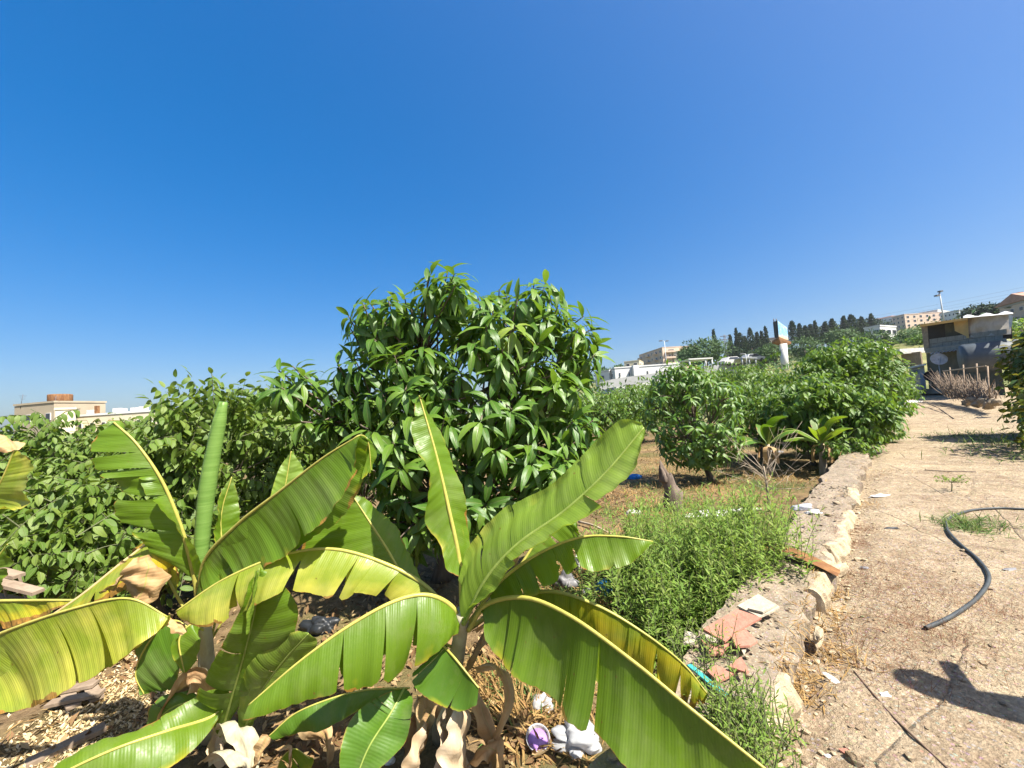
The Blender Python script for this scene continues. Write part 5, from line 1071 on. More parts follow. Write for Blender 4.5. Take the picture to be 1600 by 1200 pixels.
# stump
sb = OG(1052, 800); st_ = thing('tree_stump', 'grey leaning tree stump above the weed bush', 'stump', sb)
cv = catmull([sb - [0, 0, 0.05], sb + [0.02, 0, 0.3], sb + [-0.05, 0.05, 0.62]], 12); V, Fc = tube(cv, np.linspace(0.16, 0.1, 12), 14); V = V + nrm(V - cv.mean(0)) * (0.05 * fbm(V, 6, 3, 3))[:, None]
obj('stump_body', V, Fc, MT['bark'], st_)
r = np.random.default_rng(2)
for k in range(9):
    a = k * 0.7; h = 0.05 + 0.2 * max(0, math.cos(a - 2.4)) + r.uniform(0, 0.06); q = cv[-1] + np.array([math.cos(a) * 0.065, math.sin(a) * 0.065, -0.1]); V, Fc = tube(catmull([q, q + [r.normal() * 0.01, 0, 0.06 + h * 0.5], q + [r.normal() * 0.02 - 0.02, 0, 0.1 + h]], 6), np.array([0.055, 0.055, 0.05, 0.04, 0.025, 0.006]), 6); obj('splinter', V, Fc, MT['bark'], st_)
# long white sack strip and branch
c0 = G(1125, 800, 0.1); crumple((0, 0, 0), (0.62, 0.12, 0.07), 27, 'white', 'long white sack lying beside the stump', 'sack', 'white_sack', 3).location = c0 - [0, 0, 0.05]
V, Fc = tube(catmull([OG(905, 820) + [0, 0, 0.05], OG(930, 828) + [0, 0, 0.06], OG(962, 842) + [0, 0, 0.03]], 10), np.linspace(0.022, 0.012, 10), 6); single('dead_branch', V, Fc, MT['stem_pale'], 'short bare branch lying in the dry grass', 'branch')
# bare shrub
db = OG(1203, 800); sh = thing('dead_shrub', 'bare dead shrub with pale twigs in front of the wall', 'shrub', db); V, Fc = tube(catmull([db, db + [0, 0, 0.35], db + [-0.02, 0, 0.75]], 8), np.linspace(0.028, 0.012, 8), 7); obj('stem', V, Fc, MT['stem_pale'], sh)
r = np.random.default_rng(9); 
for k in range(17):
    s0 = db + [0, 0, r.uniform(0.3, 0.7)]; a = r.uniform(0, 6.28); el = r.uniform(0.1, 0.9); ln = r.uniform(0.5, 1.15); d = np.array([math.cos(a) * math.cos(el), math.sin(a) * math.cos(el) * 0.8, math.sin(el)]); e_ = s0 + d * ln
    mb = MB(); cvv = catmull([s0, s0 + d * ln * 0.5 + r.normal(size=3) * 0.04, e_], 7); V, Fc = tube(cvv, np.linspace(0.006, 0.0015, 7), 4); mb.add(V, Fc)
    for q in range(4):
        s1 = cvv[r.integers(2, 6)]; V, Fc = tube(np.array([s1, s1 + nrm(d + r.normal(size=3) * 0.6) * ln * 0.3]), [0.004, 0.001], 3); mb.add(V, Fc)
    mb.obj('branch', MT['stem_pale'], sh)
# weed seedling on the path
pb = PG(1487, 768); wd = thing('path_weed', 'single spindly weed growing from the middle of the path', 'plant', pb); fo = Foliage(); r = np.random.default_rng(4); top = pb + [0.02, 0, 0.16]
V, Fc = tube(catmull([pb, pb + [0.015, 0, 0.08], top], 6), np.linspace(0.008, 0.004, 6), 5); obj('stem', V, Fc, MT['twig'], wd)
for k in range(9):
    a = k * 0.72; e_ = top + np.array([math.cos(a) * 0.2, math.sin(a) * 0.14, r.uniform(-0.01, 0.08)]); V, Fc = tube(np.array([top - [0, 0, 0.03], e_]), [0.004, 0.002], 4); obj('branch', V, Fc, MT['twig'], wd)
    for q in range(22): t_ = r.uniform(0.3, 1.05); fo.add(top * (1 - t_) + e_ * t_, r.normal(size=3), UPV + r.normal(size=3) * 0.4, r.uniform(0.02, 0.04))
fo.build(wd, SH_LOW, MT['weed'])

# ------------------------------------------------------------------ timber at lower left
gw = 'old timber lying at the lower left'
def plank(a, b_, w, th, label, mat='wood', grp=gw):
    a, b_ = np.asarray(a), np.asarray(b_); d = b_ - a; V, Fc = box((a + b_) / 2, (np.linalg.norm(d), w, th), d, None, nrm(np.cross(np.cross(d, UPV), d))); return single('plank', V, Fc, MT[mat], label, 'plank', grp, smooth=False)
plank(G(40, 1195, 0.05), G(165, 1135, 0.05), 0.09, 0.03, 'long grey plank lying on straw at the bottom left corner')
pl = thing('pallet', 'broken weathered pallet under the broad yellow leaf', 'pallet', OG(110, 1090))
for k, (a, b_) in enumerate([((60, 1085), (150, 1068)), ((75, 1100), (160, 1082)), ((95, 1060), (115, 1105)), ((130, 1055), (152, 1092))]):
    A_, B_ = G(*a, 0.09 - 0.03 * (k > 1)), G(*b_, 0.09 - 0.03 * (k > 1)); d = B_ - A_; V, Fc = box((A_ + B_) / 2, (np.linalg.norm(d), 0.075, 0.022), d); obj('slat', V, Fc, MT['wood'], pl, smooth=False)
p2 = thing('pallet', 'weathered pallet leaning behind the left banana leaves', 'pallet', OG(20, 930))
for k, (a, b_) in enumerate([((-20, 905), (60, 925)), ((-25, 930), (55, 945)), ((0, 895), (15, 950)), ((30, 900), (45, 950)), ((-30, 885), (30, 900))]):
    A_, B_ = P(*a, 3.1 + 0.02 * k), P(*b_, 3.1 + 0.02 * k); d = B_ - A_; V, Fc = box((A_ + B_) / 2, (np.linalg.norm(d), 0.09, 0.025), d); obj('slat', V, Fc, MT['wood'], p2, smooth=False)

# ------------------------------------------------------------------ shack at the end of the path
def SP(x, y, off=0.0):
    """point of the shack's front plane under a pixel, off metres behind it"""
    return P(x, y, 27.0 - 6.5 * (x - 1440) / 140 + off)
def quadbox(p, off0, off1):
    """solid panel: 4 front corners in pixels, from off0 to off1 metres behind the front plane"""
    f_ = np.array([SP(x, y, off0) for x, y in p]); b_ = np.array([SP(x, y, off1) for x, y in p]); n = len(p)
    V = np.concatenate([f_, b_]); Fc = [tuple(range(n)), tuple(range(n, 2 * n))[::-1]] + [(i, n + i, n + (i + 1) % n, (i + 1) % n) for i in range(n)]
    return V, Fc
shk = thing('shack', 'two storey makeshift shack with tarpaulin roof at the end of the path', 'house', PG(1455, 618))
def sp_(name, p, o0, o1, mat, par=None): V, Fc = quadbox(p, o0, o1); return obj(name, V, Fc, MT[mat], par or shk, smooth=False)
sp_('lower_wall', [(1447, 552), (1560, 538), (1572, 622), (1452, 614)], 0.25, 5, 'olive')
sp_('floor_slab', [(1444, 545), (1572, 528), (1574, 536), (1446, 552)], -0.1, 5, 'block')
sp_('corner_pillar', [(1439, 509), (1449, 508), (1452, 547), (1444, 548)], -0.05, 0.4, 'stone')
sp_('back_wall', [(1449, 508), (1580, 492), (1582, 530), (1451, 546)], 3.6, 3.8, 'dark')  # shade of the open upper room is painted into the wall colour
sp_('curtain', [(1476, 507), (1500, 504), (1502, 534), (1478, 536)], 0.5, 0.53, 'tarp_dark')
sp_('awning_roof', [(1437, 507), (1512, 496), (1512, 500), (1437, 511)], -0.4, 4, 'tarp_y')
sp_('yellow_tarp', [(1490, 502), (1510, 498), (1511, 526), (1492, 517)], 0.0, 0.04, 'tarp_y')
sp_('tarp_post', [(1508, 497), (1512, 497), (1514, 528), (1510, 528)], -0.05, 0.08, 'tarp_y')
# sagging dusty tarp
n, m = 14, 6; Vv = []
for i in range(n):
    for j in range(m):
        x = 1512 + 68 * i / (n - 1); y0 = 497 - 7 * i / (n - 1); y1 = 528 - 6 * i / (n - 1); Vv.append(SP(x, y0 + (y1 - y0) * j / (m - 1), 0.05 + 0.10 * math.sin(i * 1.1 + j * 0.7) + 0.1 * math.sin(j * 1.9)))
Fc = [(i * m + j, i * m + m + j, i * m + m + j + 1, i * m + j + 1) for i in range(n - 1) for j in range(m - 1)]
obj('dusty_tarp', np.array(Vv), Fc, MT['tarp_w'], shk)
Vv = []
for i in range(n):
    for j in range(5):
        x = 1505 + 78 * i / (n - 1); Vv.append(SP(x, 497 - 7 * i / (n - 1) - 2.0 * math.sin(i * 1.3) * (j > 0) - 3 * (j / 4), -0.3 + j * 1.0))
Fc = [(i * 5 + j, i * 5 + 5 + j, i * 5 + 6 + j, i * 5 + j + 1) for i in range(n - 1) for j in range(4)]
obj('roof_sheet', np.array(Vv), Fc, MT['white'], shk)
sp_('tarp_flap', [(1576, 490), (1583, 494), (1581, 510), (1577, 515)], -0.2, -0.1, 'white')
# block parapet: rows of single blocks
for row in range(2):
    for k in range(9):
        x0 = 1446 + k * 13.5 + (6 if row else 0); x1 = x0 + 13.1; yb = lambda x: 546.5 - (x - 1446) * 0.135; h0 = -8.0 * row; 
        sp_('block', [(x0, yb(x0) + h0 - 7.6), (x1, yb(x1) + h0 - 7.6), (x1, yb(x1) + h0), (x0, yb(x0) + h0)], 0.0 + 0.015 * ((k + row) % 3), 0.2, 'block')
# corrugated awning over the lower storey
n = 40; Vv = []
for i in range(n):
    t = i / (n - 1); x = 1453 + 48 * t
    for j in range(2): Vv.append(SP(x, 553 - 6.5 * t - (2 if j else 0) + 0.7 * math.sin(i * 1.3), -0.9 if j == 0 else 0.3))
obj('corrugated_awning', np.array(Vv), [(i * 2, i * 2 + 2, i * 2 + 3, i * 2 + 1) for i in range(n - 1)], MT['white'], shk, smooth=False)
sp_('doorway', [(1478, 556), (1500, 553), (1504, 612), (1482, 612)], 0.2, 0.245, 'dark')  # dark panel on the wall; its colour paints the shade of an opening
sp_('step', [(1438, 608), (1476, 606), (1477, 614), (1439, 616)], -0.5, 0.3, 'block')
# things by the shack
V, Fc = lathe([(0.74, 0), (0.8, 0.12), (0.8, 1.9), (0.74, 2.05)], P(1502, 561, 22.0), 24, nrm([1, -0.75, 0.02])); single('water_tank', V, Fc, MT['tankgrey'], 'big grey cylindrical tank lying beside the shack', 'tank')
def dish(c, R_, nv, mat, label, pole):
    t = thing('satellite_dish', label, 'dish', np.array(c) - [0, 0, pole]); V, Fc = lathe([(0.02, -0.16 * R_), (0.5 * R_, -0.12 * R_), (0.85 * R_, -0.04 * R_), (R_, 0.02), (R_ * 0.98, 0.04), (0.84 * R_, -0.01), (0.5 * R_, -0.08 * R_), (0.02, -0.12 * R_)], c, 24, nv, False); obj('reflector', V, Fc, MT[mat], t)
    nv = nrm(nv); V, Fc = tube(np.array([c - nv * 0.1, c - nv * 0.12 - [0, 0, pole]]), [0.03, 0.03], 6); obj('mast', V, Fc, MT['steel'], t); V, Fc = tube(np.array([c + [0, 0, -R_ * 0.9], c + nv * R_ * 0.8]), [0.015, 0.015], 5); obj('feed_arm', V, Fc, MT['steel'], t)
dish(SP(1467, 561, -1.0), 0.4, [-0.5, -0.9, 0.35], 'white', 'white satellite dish in front of the shack wall', 1.6)
dish(SP(1454, 588, -1.0), 0.36, [-0.4, -0.9, 0.2], 'black', 'black dish near the ground by the shack door', 0.6)
def panelthing(name, p, o0, o1, mat, label, cat): V, Fc = quadbox(p, o0, o1); return single(name, V, Fc, MT[mat], label, cat, smooth=False)
panelthing('board', [(1409, 586), (1437, 585), (1440, 614), (1411, 615)], -1.2, -1.1, 'board', 'large beige board leaning at the end of the path', 'board')
ap = thing('fridge', 'old white fridge next to the beige board', 'fridge', SP(1400, 616, -1.3)); V, Fc = quadbox([(1391, 589), (1408, 588), (1410, 614), (1393, 615)], -1.4, -0.8); obj('body', V, Fc, MT['white'], ap, smooth=False); V, Fc = quadbox([(1392, 590), (1407, 589), (1407.5, 600), (1392.5, 601)], -1.44, -1.405); obj('door', V, Fc, MT['white'], ap, smooth=False); V, Fc = quadbox([(1392.5, 602), (1407.5, 601), (1409, 613), (1393.5, 614)], -1.44, -1.405); obj('door', V, Fc, MT['white'], ap, smooth=False)
V, Fc = lathe([(0.26, 0), (0.33, 0.5), (0.36, 0.52), (0.3, 0.5)], PG(1404, 618), 16); single('pot', V, Fc, MT['paint_pink'], 'terracotta coloured pot in front of the fridge', 'pot')
sh2 = thing('shed', 'low dark shed behind the beige board', 'shed', SP(1425, 612, 0.5)); V, Fc = quadbox([(1420, 575), (1444, 570), (1448, 612), (1424, 612)], 0.3, 1.8); obj('body', V, Fc, MT['paint_grey'], sh2, smooth=False); V, Fc = quadbox([(1422, 580), (1433, 578), (1434, 588), (1423, 589)], 0.26, 0.295); obj('window', V, Fc, MT['glass'], sh2, smooth=False)
V, Fc = quadbox([(1417, 574), (1446, 568), (1447, 570.5), (1418, 576.5)], 0.0, 2.0); obj('roof', V, Fc, MT['white'], sh2, smooth=False)
V, Fc = lathe([(0.2, 0), (0.24, 0.1), (0.24, 0.75), (0.18, 0.85)], PG(1468, 611) + [0, -0.4, 0], 14); single('barrel', V, Fc, MT['black'], 'small black barrel by the shack step', 'barrel')
V, Fc = rock((0, 0, 0), (0.3, 0.25, 0.25), 77, 2); single('cloth_bundle', V + PG(1481, 606) + [-0.4, -0.6, 0.9], Fc, MT['teal'], 'green and white cloth hung by the doorway', 'cloth')
# brushwood fence
bf = thing('brush_fence', 'leaning fence of dry brushwood in front of the shack', 'fence', PG(1510, 628)); r = np.random.default_rng(3); mb = MB()
def FP(x, y, d=0.0): return P(x, y, 20.5 - 6.5 * (x - 1475) / 80 + d)
for k in range(420):
    t = r.random(); x0 = 1478 + 78 * t + r.normal() * 2; y0 = 618 + 14 * t + r.normal() * 2; ln = r.uniform(8, 40); lean = -0.45 + r.normal() * 0.35
    a = FP(x0, y0, r.normal() * 0.2); b_ = FP(x0 + lean * ln, y0 - ln, r.normal() * 0.25); V, Fc = tube(np.array([a, (a + b_) / 2 + r.normal(size=3) * 0.06, b_]), [0.016, 0.013, 0.006], 3, False); mb.add(V, Fc)
mb.obj('brushwood', MT['wood'], bf)['kind'] = 'stuff'
for x, y0, y1 in [(1526, 630, 568), (1484, 618, 574), (1543, 632, 572), (1505, 624, 570)]:
    V, Fc = tube(np.array([FP(x + 3, y0, -0.2), FP(x, y1, -0.2)]), [0.028, 0.024], 7); obj('post', V, Fc, MT['wood'], bf)
V, Fc = tube(np.array([FP(1474, 580, -0.3), FP(1540, 572, -0.3)]), [0.03, 0.025], 6); obj('rail', V, Fc, MT['stem_pale'], bf)
gs = 'rough stones at the foot of the brushwood fence'; r = np.random.default_rng(14)
for k in range(9):
    x = 1510 + k * 6; p = FP(x, 624 + 0.6 * k + 6 * (k % 3 == 0), -0.5); V, Fc = rock((0, 0, 0), (0.15, 0.12, 0.11) * np.array(r.uniform(0.6, 1.4)), 300 + k, 1); single('field_stone', V + p, Fc, MT['stone'], 'rough tan stone at the foot of the brushwood fence', 'stone', gs, smooth=False)

# leafy hedge on the right edge of the path
def vine_hedge(label, c, rr, base, seed, n, L, n_single):
    r = np.random.default_rng(seed); t = thing('vine_hedge', label, 'hedge', base); fo = Foliage(); rr = np.array(rr)
    for k in range(n):
        u = nrm(r.normal(size=3)); k_ = r.uniform(0.72, 1.05) * (1 + 0.2 * vnoise((u * 2.5)[None], 1.3, seed)[0]); p = c + u * rr * k_
        if p[2] < path_at(p[0], p[1]) + 0.05: p[2] = path_at(p[0], p[1]) + r.uniform(0.05, 0.4)
        d = nrm(u * 0.6 + r.normal(size=3) * 0.6 + np.array([0, 0, -0.4])); fo.add(p, d, u + UPV * 0.6 + r.normal(size=3) * 0.35, L * r.uniform(0.6, 1.2))
    fo.build(t, SH_VINE, MT['vine'], n_single)
    mb = MB()
    for k in range(14):
        u = nrm(r.normal(size=3)); e_ = c + u * rr * 0.8; s0 = np.array(base) + np.append(r.normal(size=2) * 0.3, 0); V, Fc = tube(catmull([s0, (s0 + e_) / 2 + r.normal(size=3) * 0.2, e_], 7), np.linspace(0.04, 0.012, 7), 5); mb.add(V, Fc)
    mb.obj('stems', MT['bark'], t)
c = P(1668, 585, 9.0); vine_hedge('dark leafy vine with yellowing leaves on the right edge', c, (0.8, 0.9, 1.4), [c[0], c[1], path_at(c[0], c[1])], 5, 3600, 0.16, 280)
c = P(1745, 650, 7.2); vine_hedge('leafy bank of greenery beyond the right edge', c, (1.0, 1.5, 1.3), [c[0], c[1], path_at(c[0], c[1])], 6, 1600, 0.15, 0)
tufts('path_grass', 'green grass growing along the shaded path edge', [PG(1500, 682), PG(1540, 690), PG(1570, 700), PG(1590, 690), PG(1590, 715), PG(1560, 680)], [.4, .5, .4, .4, .4, .5], 3500, 0.2, 'grass', 12, 0.4)
# fallen twigs on the far path
for k, pts_ in enumerate([[(1430, 627), (1460, 635), (1490, 655)], [(1470, 635), (1500, 640), (1515, 652)], [(1445, 736), (1480, 738), (1525, 739)]]):
    V, Fc = tube(catmull([PG(*q) + [0, 0, 0.02] for q in pts_], 10), 0.02 if k < 2 else 0.008, 5); single('fallen_twig', V, Fc, MT['bark'], ['thin dark stick on the far path before the board', 'dark stick on the far path near the brushwood fence', 'thin stick across the middle of the path'][k], 'stick')

# ------------------------------------------------------------------ far buildings
def far_block(name, label, px_l, px_r, y_top, y_bot, d_l, d_r, depth, mat, rows=2, cols=4, win=(0.45, 0.5), roof=None, slope=None, group=None, side=True, cat='building', balc=False):
    """block whose front face runs from pixel column px_l to px_r; windows recessed with frames and panes"""
    pl_, pr_ = P(px_l, y_bot, d_l), P(px_r, y_bot, d_r); zt = P(px_l, y_top, d_l)[2]; zb = min(pl_[2], pr_[2]) - 2.5; ax_ = nrm((pr_ - pl_) * np.array([1, 1, 0])); W_ = np.linalg.norm((pr_ - pl_)[:2]); ay_ = np.array([-ax_[1], ax_[0], 0.0])
    if ay_ @ (pl_ - CAM) < 0: ay_ = -ay_
    o0 = np.array([pl_[0], pl_[1], zb]); H = zt - zb; t = thing(name, label, cat, o0 + ax_ * W_ / 2, group)
    V, Fc = box(o0 + ax_ * W_ / 2 + ay_ * depth / 2 + UPV * H / 2, (W_, depth, H), ax_, ay_); obj('wall', V, Fc, MT[mat], t, smooth=False)
    hb = zt - max(pl_[2], pr_[2])
    V, Fc = box(o0 + ax_ * W_ / 2 + ay_ * depth / 2 + UPV * (H + 0.15), (W_ + 0.16, depth + 0.16, 0.22), ax_, ay_); obj('roof', V, Fc, MT[roof or mat], t, smooth=False)
    rh = hb / max(rows, 1)
    def wins(o_, ax1, ay1, WW, cols_, sd):
        for i in range(rows):
            for j in range(cols_):
                cx = WW * (j + 0.5) / cols_; cz = zt - rh * (i + 0.55); ww = WW / cols_ * win[0]; hh = rh * win[1]; cpos = np.array([o_[0], o_[1], 0]) + ax1 * cx + UPV * cz
                V, Fc = box(cpos - ay1 * 0.03, (ww, 0.1, hh), ax1, ay1); f_ = obj('window', V, Fc, MT['paint_white'], t, smooth=False)
                V, Fc = box(cpos - ay1 * 0.085, (ww * 0.86, 0.03, hh * 0.86), ax1, ay1); obj('pane', V, Fc, MT['glass'], f_, smooth=False)
                if balc and j % 2 == sd:
                    V, Fc = box(cpos - ay1 * 0.6 - UPV * hh * 0.62, (ww * 1.9, 1.1, 0.15), ax1, ay1); bb = obj('balcony', V, Fc, MT[mat], t, smooth=False); V, Fc = box(cpos - ay1 * 1.12 - UPV * hh * 0.3, (ww * 1.9, 0.06, hh * 0.55), ax1, ay1); obj('railing', V, Fc, MT[mat], bb, smooth=False)
    if rows and cols: wins(o0, ax_, ay_, W_, cols, 0)
    if side and rows and cols:
        e_ = o0 + ax_ * W_; wins(e_, ay_, -ax_, depth, max(1, int(cols * depth / W_ * 0.7)), 0)
        wins(o0 + ay_ * 0, ay_, ax_, depth, max(1, int(cols * depth / W_ * 0.7)), 1)
    return t, (o0, ax_, ay_, W_, H, zt)
# left: roofs beyond the orchard
t, g_ = far_block('house', 'cream flat roofed house carrying a rusty round tank', 22, 84, 635, 672, 46, 45, 5, 'paint_beige', 1, 4, (0.45, 0.3))
o0, ax_, ay_, W_, H, zt = g_
V, Fc = lathe([(1.02, 0), (1.05, 0.1), (1.05, 0.75), (1.02, 0.85)], np.array([*P(66, 634, 45.5)[:2], zt + 0.3]) + ay_ * 1.6, 22); single('roof_tank', V, Fc, MT['rust'], 'rusty round water tank on the cream house roof', 'tank')
far_block('house', 'sunlit cream block with a blank wall right of the rusty tank', 86, 118, 641, 675, 40, 41, 7, 'paint_cream', 0, 0)
t, g_ = far_block('house', 'long low white building behind the left custard apple trees', 117, 245, 652, 678, 44, 44, 9, 'paint_cream', 1, 7, (0.3, 0.3), roof='paint_white')
o0, ax_, ay_, W_, H, zt = g_
V, Fc = box(np.array([*P(137, 652, 44)[:2], zt + 0.7]) + ay_ * 1.0, (0.32, 0.32, 1.0)); obj('chimney', V, Fc, MT['rust'], t, smooth=False)
for k, x in enumerate((121, 157, 163, 178, 205, 225)):
    V, Fc = box(np.array([*P(x, 652, 44)[:2], zt + 0.55]) + ay_ * (1.5 + k % 2), (0.7, 0.5, 0.5)); obj('roof_unit', V, Fc, MT['white'], t, smooth=False)
for k, (x0, y0, y1, d) in enumerate([(32, 634, 616, 46), (84, 636, 618, 45.5)]):
    V, Fc = tube(np.array([P(x0, y0, d) - [0, 0, 0.3], P(x0 + 4, y1, d)]), [0.03, 0.02], 5); mb = MB(); mb.add(V, Fc)
    for q in range(4): cpt = P(x0 + 4, y1 + 2 + q * 2, d); V, Fc = tube(np.array([cpt - [0.5 - 0.08 * q, 0, 0], cpt + [0.5 - 0.08 * q, 0, 0]]), [0.012, 0.012], 4); mb.add(V, Fc)
    mb.single('roof_antenna', MT['wire'], ['thin aerial left of the rusty tank', 'thin aerial right of the rusty tank'][k], 'antenna')
# middle: walls and houses on the slope
rwp = catmull([P(936, 597, 62), P(990, 594, 62), P(1060, 588, 62)], 20); mbv = []
def retaining(name, label, top_px, d, h, mat):
    tp = catmull([P(x, y, d) for x, y in top_px], 16); T = nrm(np.gradient(tp, axis=0) * [1, 1, 0]); nn = np.stack([-T[:, 1], T[:, 0], 0 * T[:, 0]], 1); V = np.concatenate([tp, tp + nn * 0.5, tp - [0, 0, h], tp + nn * 0.5 - [0, 0, h]]); n = len(tp)
    Fc = [(i, i + 1, n + i + 1, n + i) for i in range(n - 1)] + [(2 * n + i, 2 * n + i + 1, i + 1, i) for i in range(n - 1)] + [(n + i, n + i + 1, 3 * n + i + 1, 3 * n + i) for i in range(n - 1)] + [(0, n, 3 * n, 2 * n), (n - 1, 3 * n - 1, 4 * n - 1, 2 * n - 1)]
    return single(name, V, Fc, MT[mat], label, 'wall', smooth=False)
retaining('retaining_wall', 'long grey retaining wall below the bluish white building', [(936, 598), (960, 592), (1010, 585), (1065, 577)], 62, 1.3, 'paint_grey')
retaining('retaining_wall', 'grey retaining wall below the carport frame', [(1100, 572), (1125, 570), (1152, 571)], 62, 1.2, 'paint_grey')
far_block('house', 'small white box house just right of the mango crown', 931, 953, 583, 598, 70, 68, 4, 'paint_white', 1, 1, (0.3, 0.4))
t, g_ = far_block('long_building', 'long bluish white single storey building above the retaining wall', 962, 1064, 576, 594, 66, 66, 3, 'paint_white', 1, 7, (0.12, 0.35))
o0, ax_, ay_, W_, H, zt = g_
V, Fc = box(o0 + ax_ * W_ * 0.3 - ay_ * 0.6 + UPV * (H - 0.6), (0.9, 0.9, 1.8), ax_, ay_); obj('porch', V, Fc, MT['paint_white'], t, smooth=False)
far_block('house', 'cream house above the long bluish white building', 976, 1000, 566, 576, 120, 118, 9, 'paint_cream', 1, 2)
far_block('apartment_block', 'pinkish three storey block left of the thin lamp post', 1001, 1038, 555, 580, 170, 150, 14, 'paint_peach', 3, 6, (0.4, 0.45), balc=True)
far_block('apartment_block', 'cream apartment block right of the thin lamp post', 1039, 1052, 551, 580, 152, 150, 10, 'paint_cream', 3, 2, (0.4, 0.45))
far_block('house', 'cream flat roofed house half behind the round tree', 1054, 1072, 550, 575, 150, 148, 10, 'paint_cream', 2, 3, (0.4, 0.45))
# carport frames and car
def frame(label, posts, top, d, mat='steel'):
    t = thing('carport', label, 'carport', P(*posts[0][:2], d) - [0, 0, 1]); 
    for (x, y0, y1) in posts: V, Fc = tube(np.array([P(x, y0, d) - [0, 0, 0.3], P(x - 1, y1, d)]), [0.12, 0.12], 6); obj('post', V, Fc, MT[mat], t)
    a, b_ = P(*top[0], d), P(*top[1], d); V, Fc = box((a + b_) / 2 + np.array([0, 1.6, 0]), (np.linalg.norm(b_ - a), 3.6, 0.18), b_ - a); obj('roof', V, Fc, MT[mat], t, smooth=False)
frame('white steel carport frame above the grey wall', [(1078, 574, 561), (1103, 573, 560), (1113, 572, 560)], [(1075, 561.5), (1113, 559.5)], 60, 'paint_white')
frame('thin steel frame beside the street lamp', [(1160, 570, 559), (1171, 570, 559), (1181, 569, 560)], [(1158, 559), (1182, 559.5)], 60)
def car(label, c, ax_, mat):
    ax_ = nrm(ax_); ay_ = nrm(np.cross(UPV, ax_)); t = thing('parked_car', label, 'car', c); c = np.asarray(c, float)
    prof = [(-2.1, 0.35), (-2.1, 0.85), (-1.6, 0.95), (-1.1, 1.42), (0.5, 1.45), (1.15, 0.98), (2.0, 0.85), (2.1, 0.4)]
    V = np.array([c + ax_ * x + UPV * z + ay_ * y * (0.85 if z < 1.2 else 0.68) for y in (-1, 1) for x, z in prof]); n = len(prof); Fc = [tuple(range(n))[::-1], tuple(range(n, 2 * n))] + [(i, (i + 1) % n, n + (i + 1) % n, n + i) for i in range(n)]; obj('body', V, Fc, MT[mat], t, smooth=False)
    for y in (-1, 1):
        V = np.array([c + ax_ * x + UPV * z + ay_ * y * (0.84 - 0.13 * (z - 0.95) / 0.5 + 0.03) for x, z in [(-1.35, 1.0), (-1.0, 1.36), (0.45, 1.38), (0.95, 1.0)]]); obj('window', V, [(0, 1, 2, 3)], MT['glass'], t, smooth=False)
        for x in (-1.3, 1.3): V, Fc = lathe([(0.32, -0.1), (0.32, 0.1)], c + ax_ * x + UPV * 0.32 + ay_ * y * 0.8, 14, ay_); obj('wheel', V, Fc, MT['black'], t)
car('white parked car above the grey retaining wall', P(1144, 572, 62.5), (1, 0.25, 0), 'white')
car('silver car parked beyond the path trees', P(1175, 566, 70), (1, 0.2, 0), 'steel')
# billboard
bb = thing('billboard', 'two sided billboard on a thick white post above the orchard', 'billboard', P(1227, 572, 66) - [0, 0, 2]); D_ = 66
V, Fc = tube(np.array([P(1228, 590, D_), P(1223.5, 537, D_)]), [0.55, 0.55], 14); obj('post', V, Fc, MT['paint_white'], bb)
def quad(p, name, mat, par, th=0.15, back=(0, 1, 0)):
    p = np.array(p); bk = np.array(back) * th; n = len(p); V = np.concatenate([p, p + bk]); Fc = [tuple(range(n)), tuple(range(n, 2 * n))[::-1]] + [(i, n + i, n + (i + 1) % n, (i + 1) % n) for i in range(n)]
    return obj(name, V, Fc, MT[mat], par, smooth=False, uv=np.tile(np.array([(0, 1), (1, 1), (1, 0), (0, 0)])[:n], (2, 1)))
quad([P(1215, 501, D_), P(1230, 512, D_ + 9), P(1232, 531, D_ + 9), P(1217, 529, D_)], 'lit_face', 'skyad', bb)
quad([P(1208.5, 503, D_ + 5), P(1214.5, 501, D_), P(1217, 529, D_), P(1211, 527, D_ + 5)], 'painted_shade_face', 'dark', bb)  # side turned from the sun: its shade is put into the colour
quad([P(1206, 533, D_ - 1), P(1217, 526, D_ - 2), P(1236, 534, D_ + 9), P(1222, 538, D_ + 2)], 'platform', 'rust', bb, 0.4, (0, 0, -1))
for x in (1209.5, 1213.5): V, Fc = tube(np.array([P(x, 505, D_ + 2), P(x - 0.6, 498, D_ + 2)]), [0.09, 0.09], 5); obj('upright', V, Fc, MT['wire'], bb)
# lamp posts and power poles
def lamp(label, x0, y0, x1, y1, d, arms, r0=0.1):
    a, b_ = P(x0, y0, d), P(x1, y1, d); a = np.array([b_[0], b_[1], a[2]]); t = thing('street_lamp', label, 'lamp', a); V, Fc = tube(np.array([a, b_]), [r0, r0 * 0.6], 8); obj('pole', V, Fc, MT['pole'], t)
    for (dx, dz) in arms:
        V, Fc = tube(np.array([b_, b_ + [dx * 0.6, 0, dz]]), [r0 * 0.5, r0 * 0.4], 5); obj('arm', V, Fc, MT['pole'], t); V, Fc = box(b_ + [dx, 0, dz], (0.4 * abs(dx) + 0.3, 0.35, 0.16)); obj('lamp_head', V, Fc, MT['wire'], t, smooth=False)
lamp('tall twin headed floodlight pole behind the shack', 1474, 512, 1468, 456, 48, [(-0.35, -0.45), (0.1, 0.05)], 0.09)
lamp('thin twin armed lamp post beside the pinkish block', 1044, 590, 1038, 533, 75, [(-0.7, 0.1), (0.5, 0.0)], 0.09)
lamp('short street lamp beside the thin steel frame', 1168, 572, 1165, 553, 58, [(-0.6, 0.05)], 0.08)
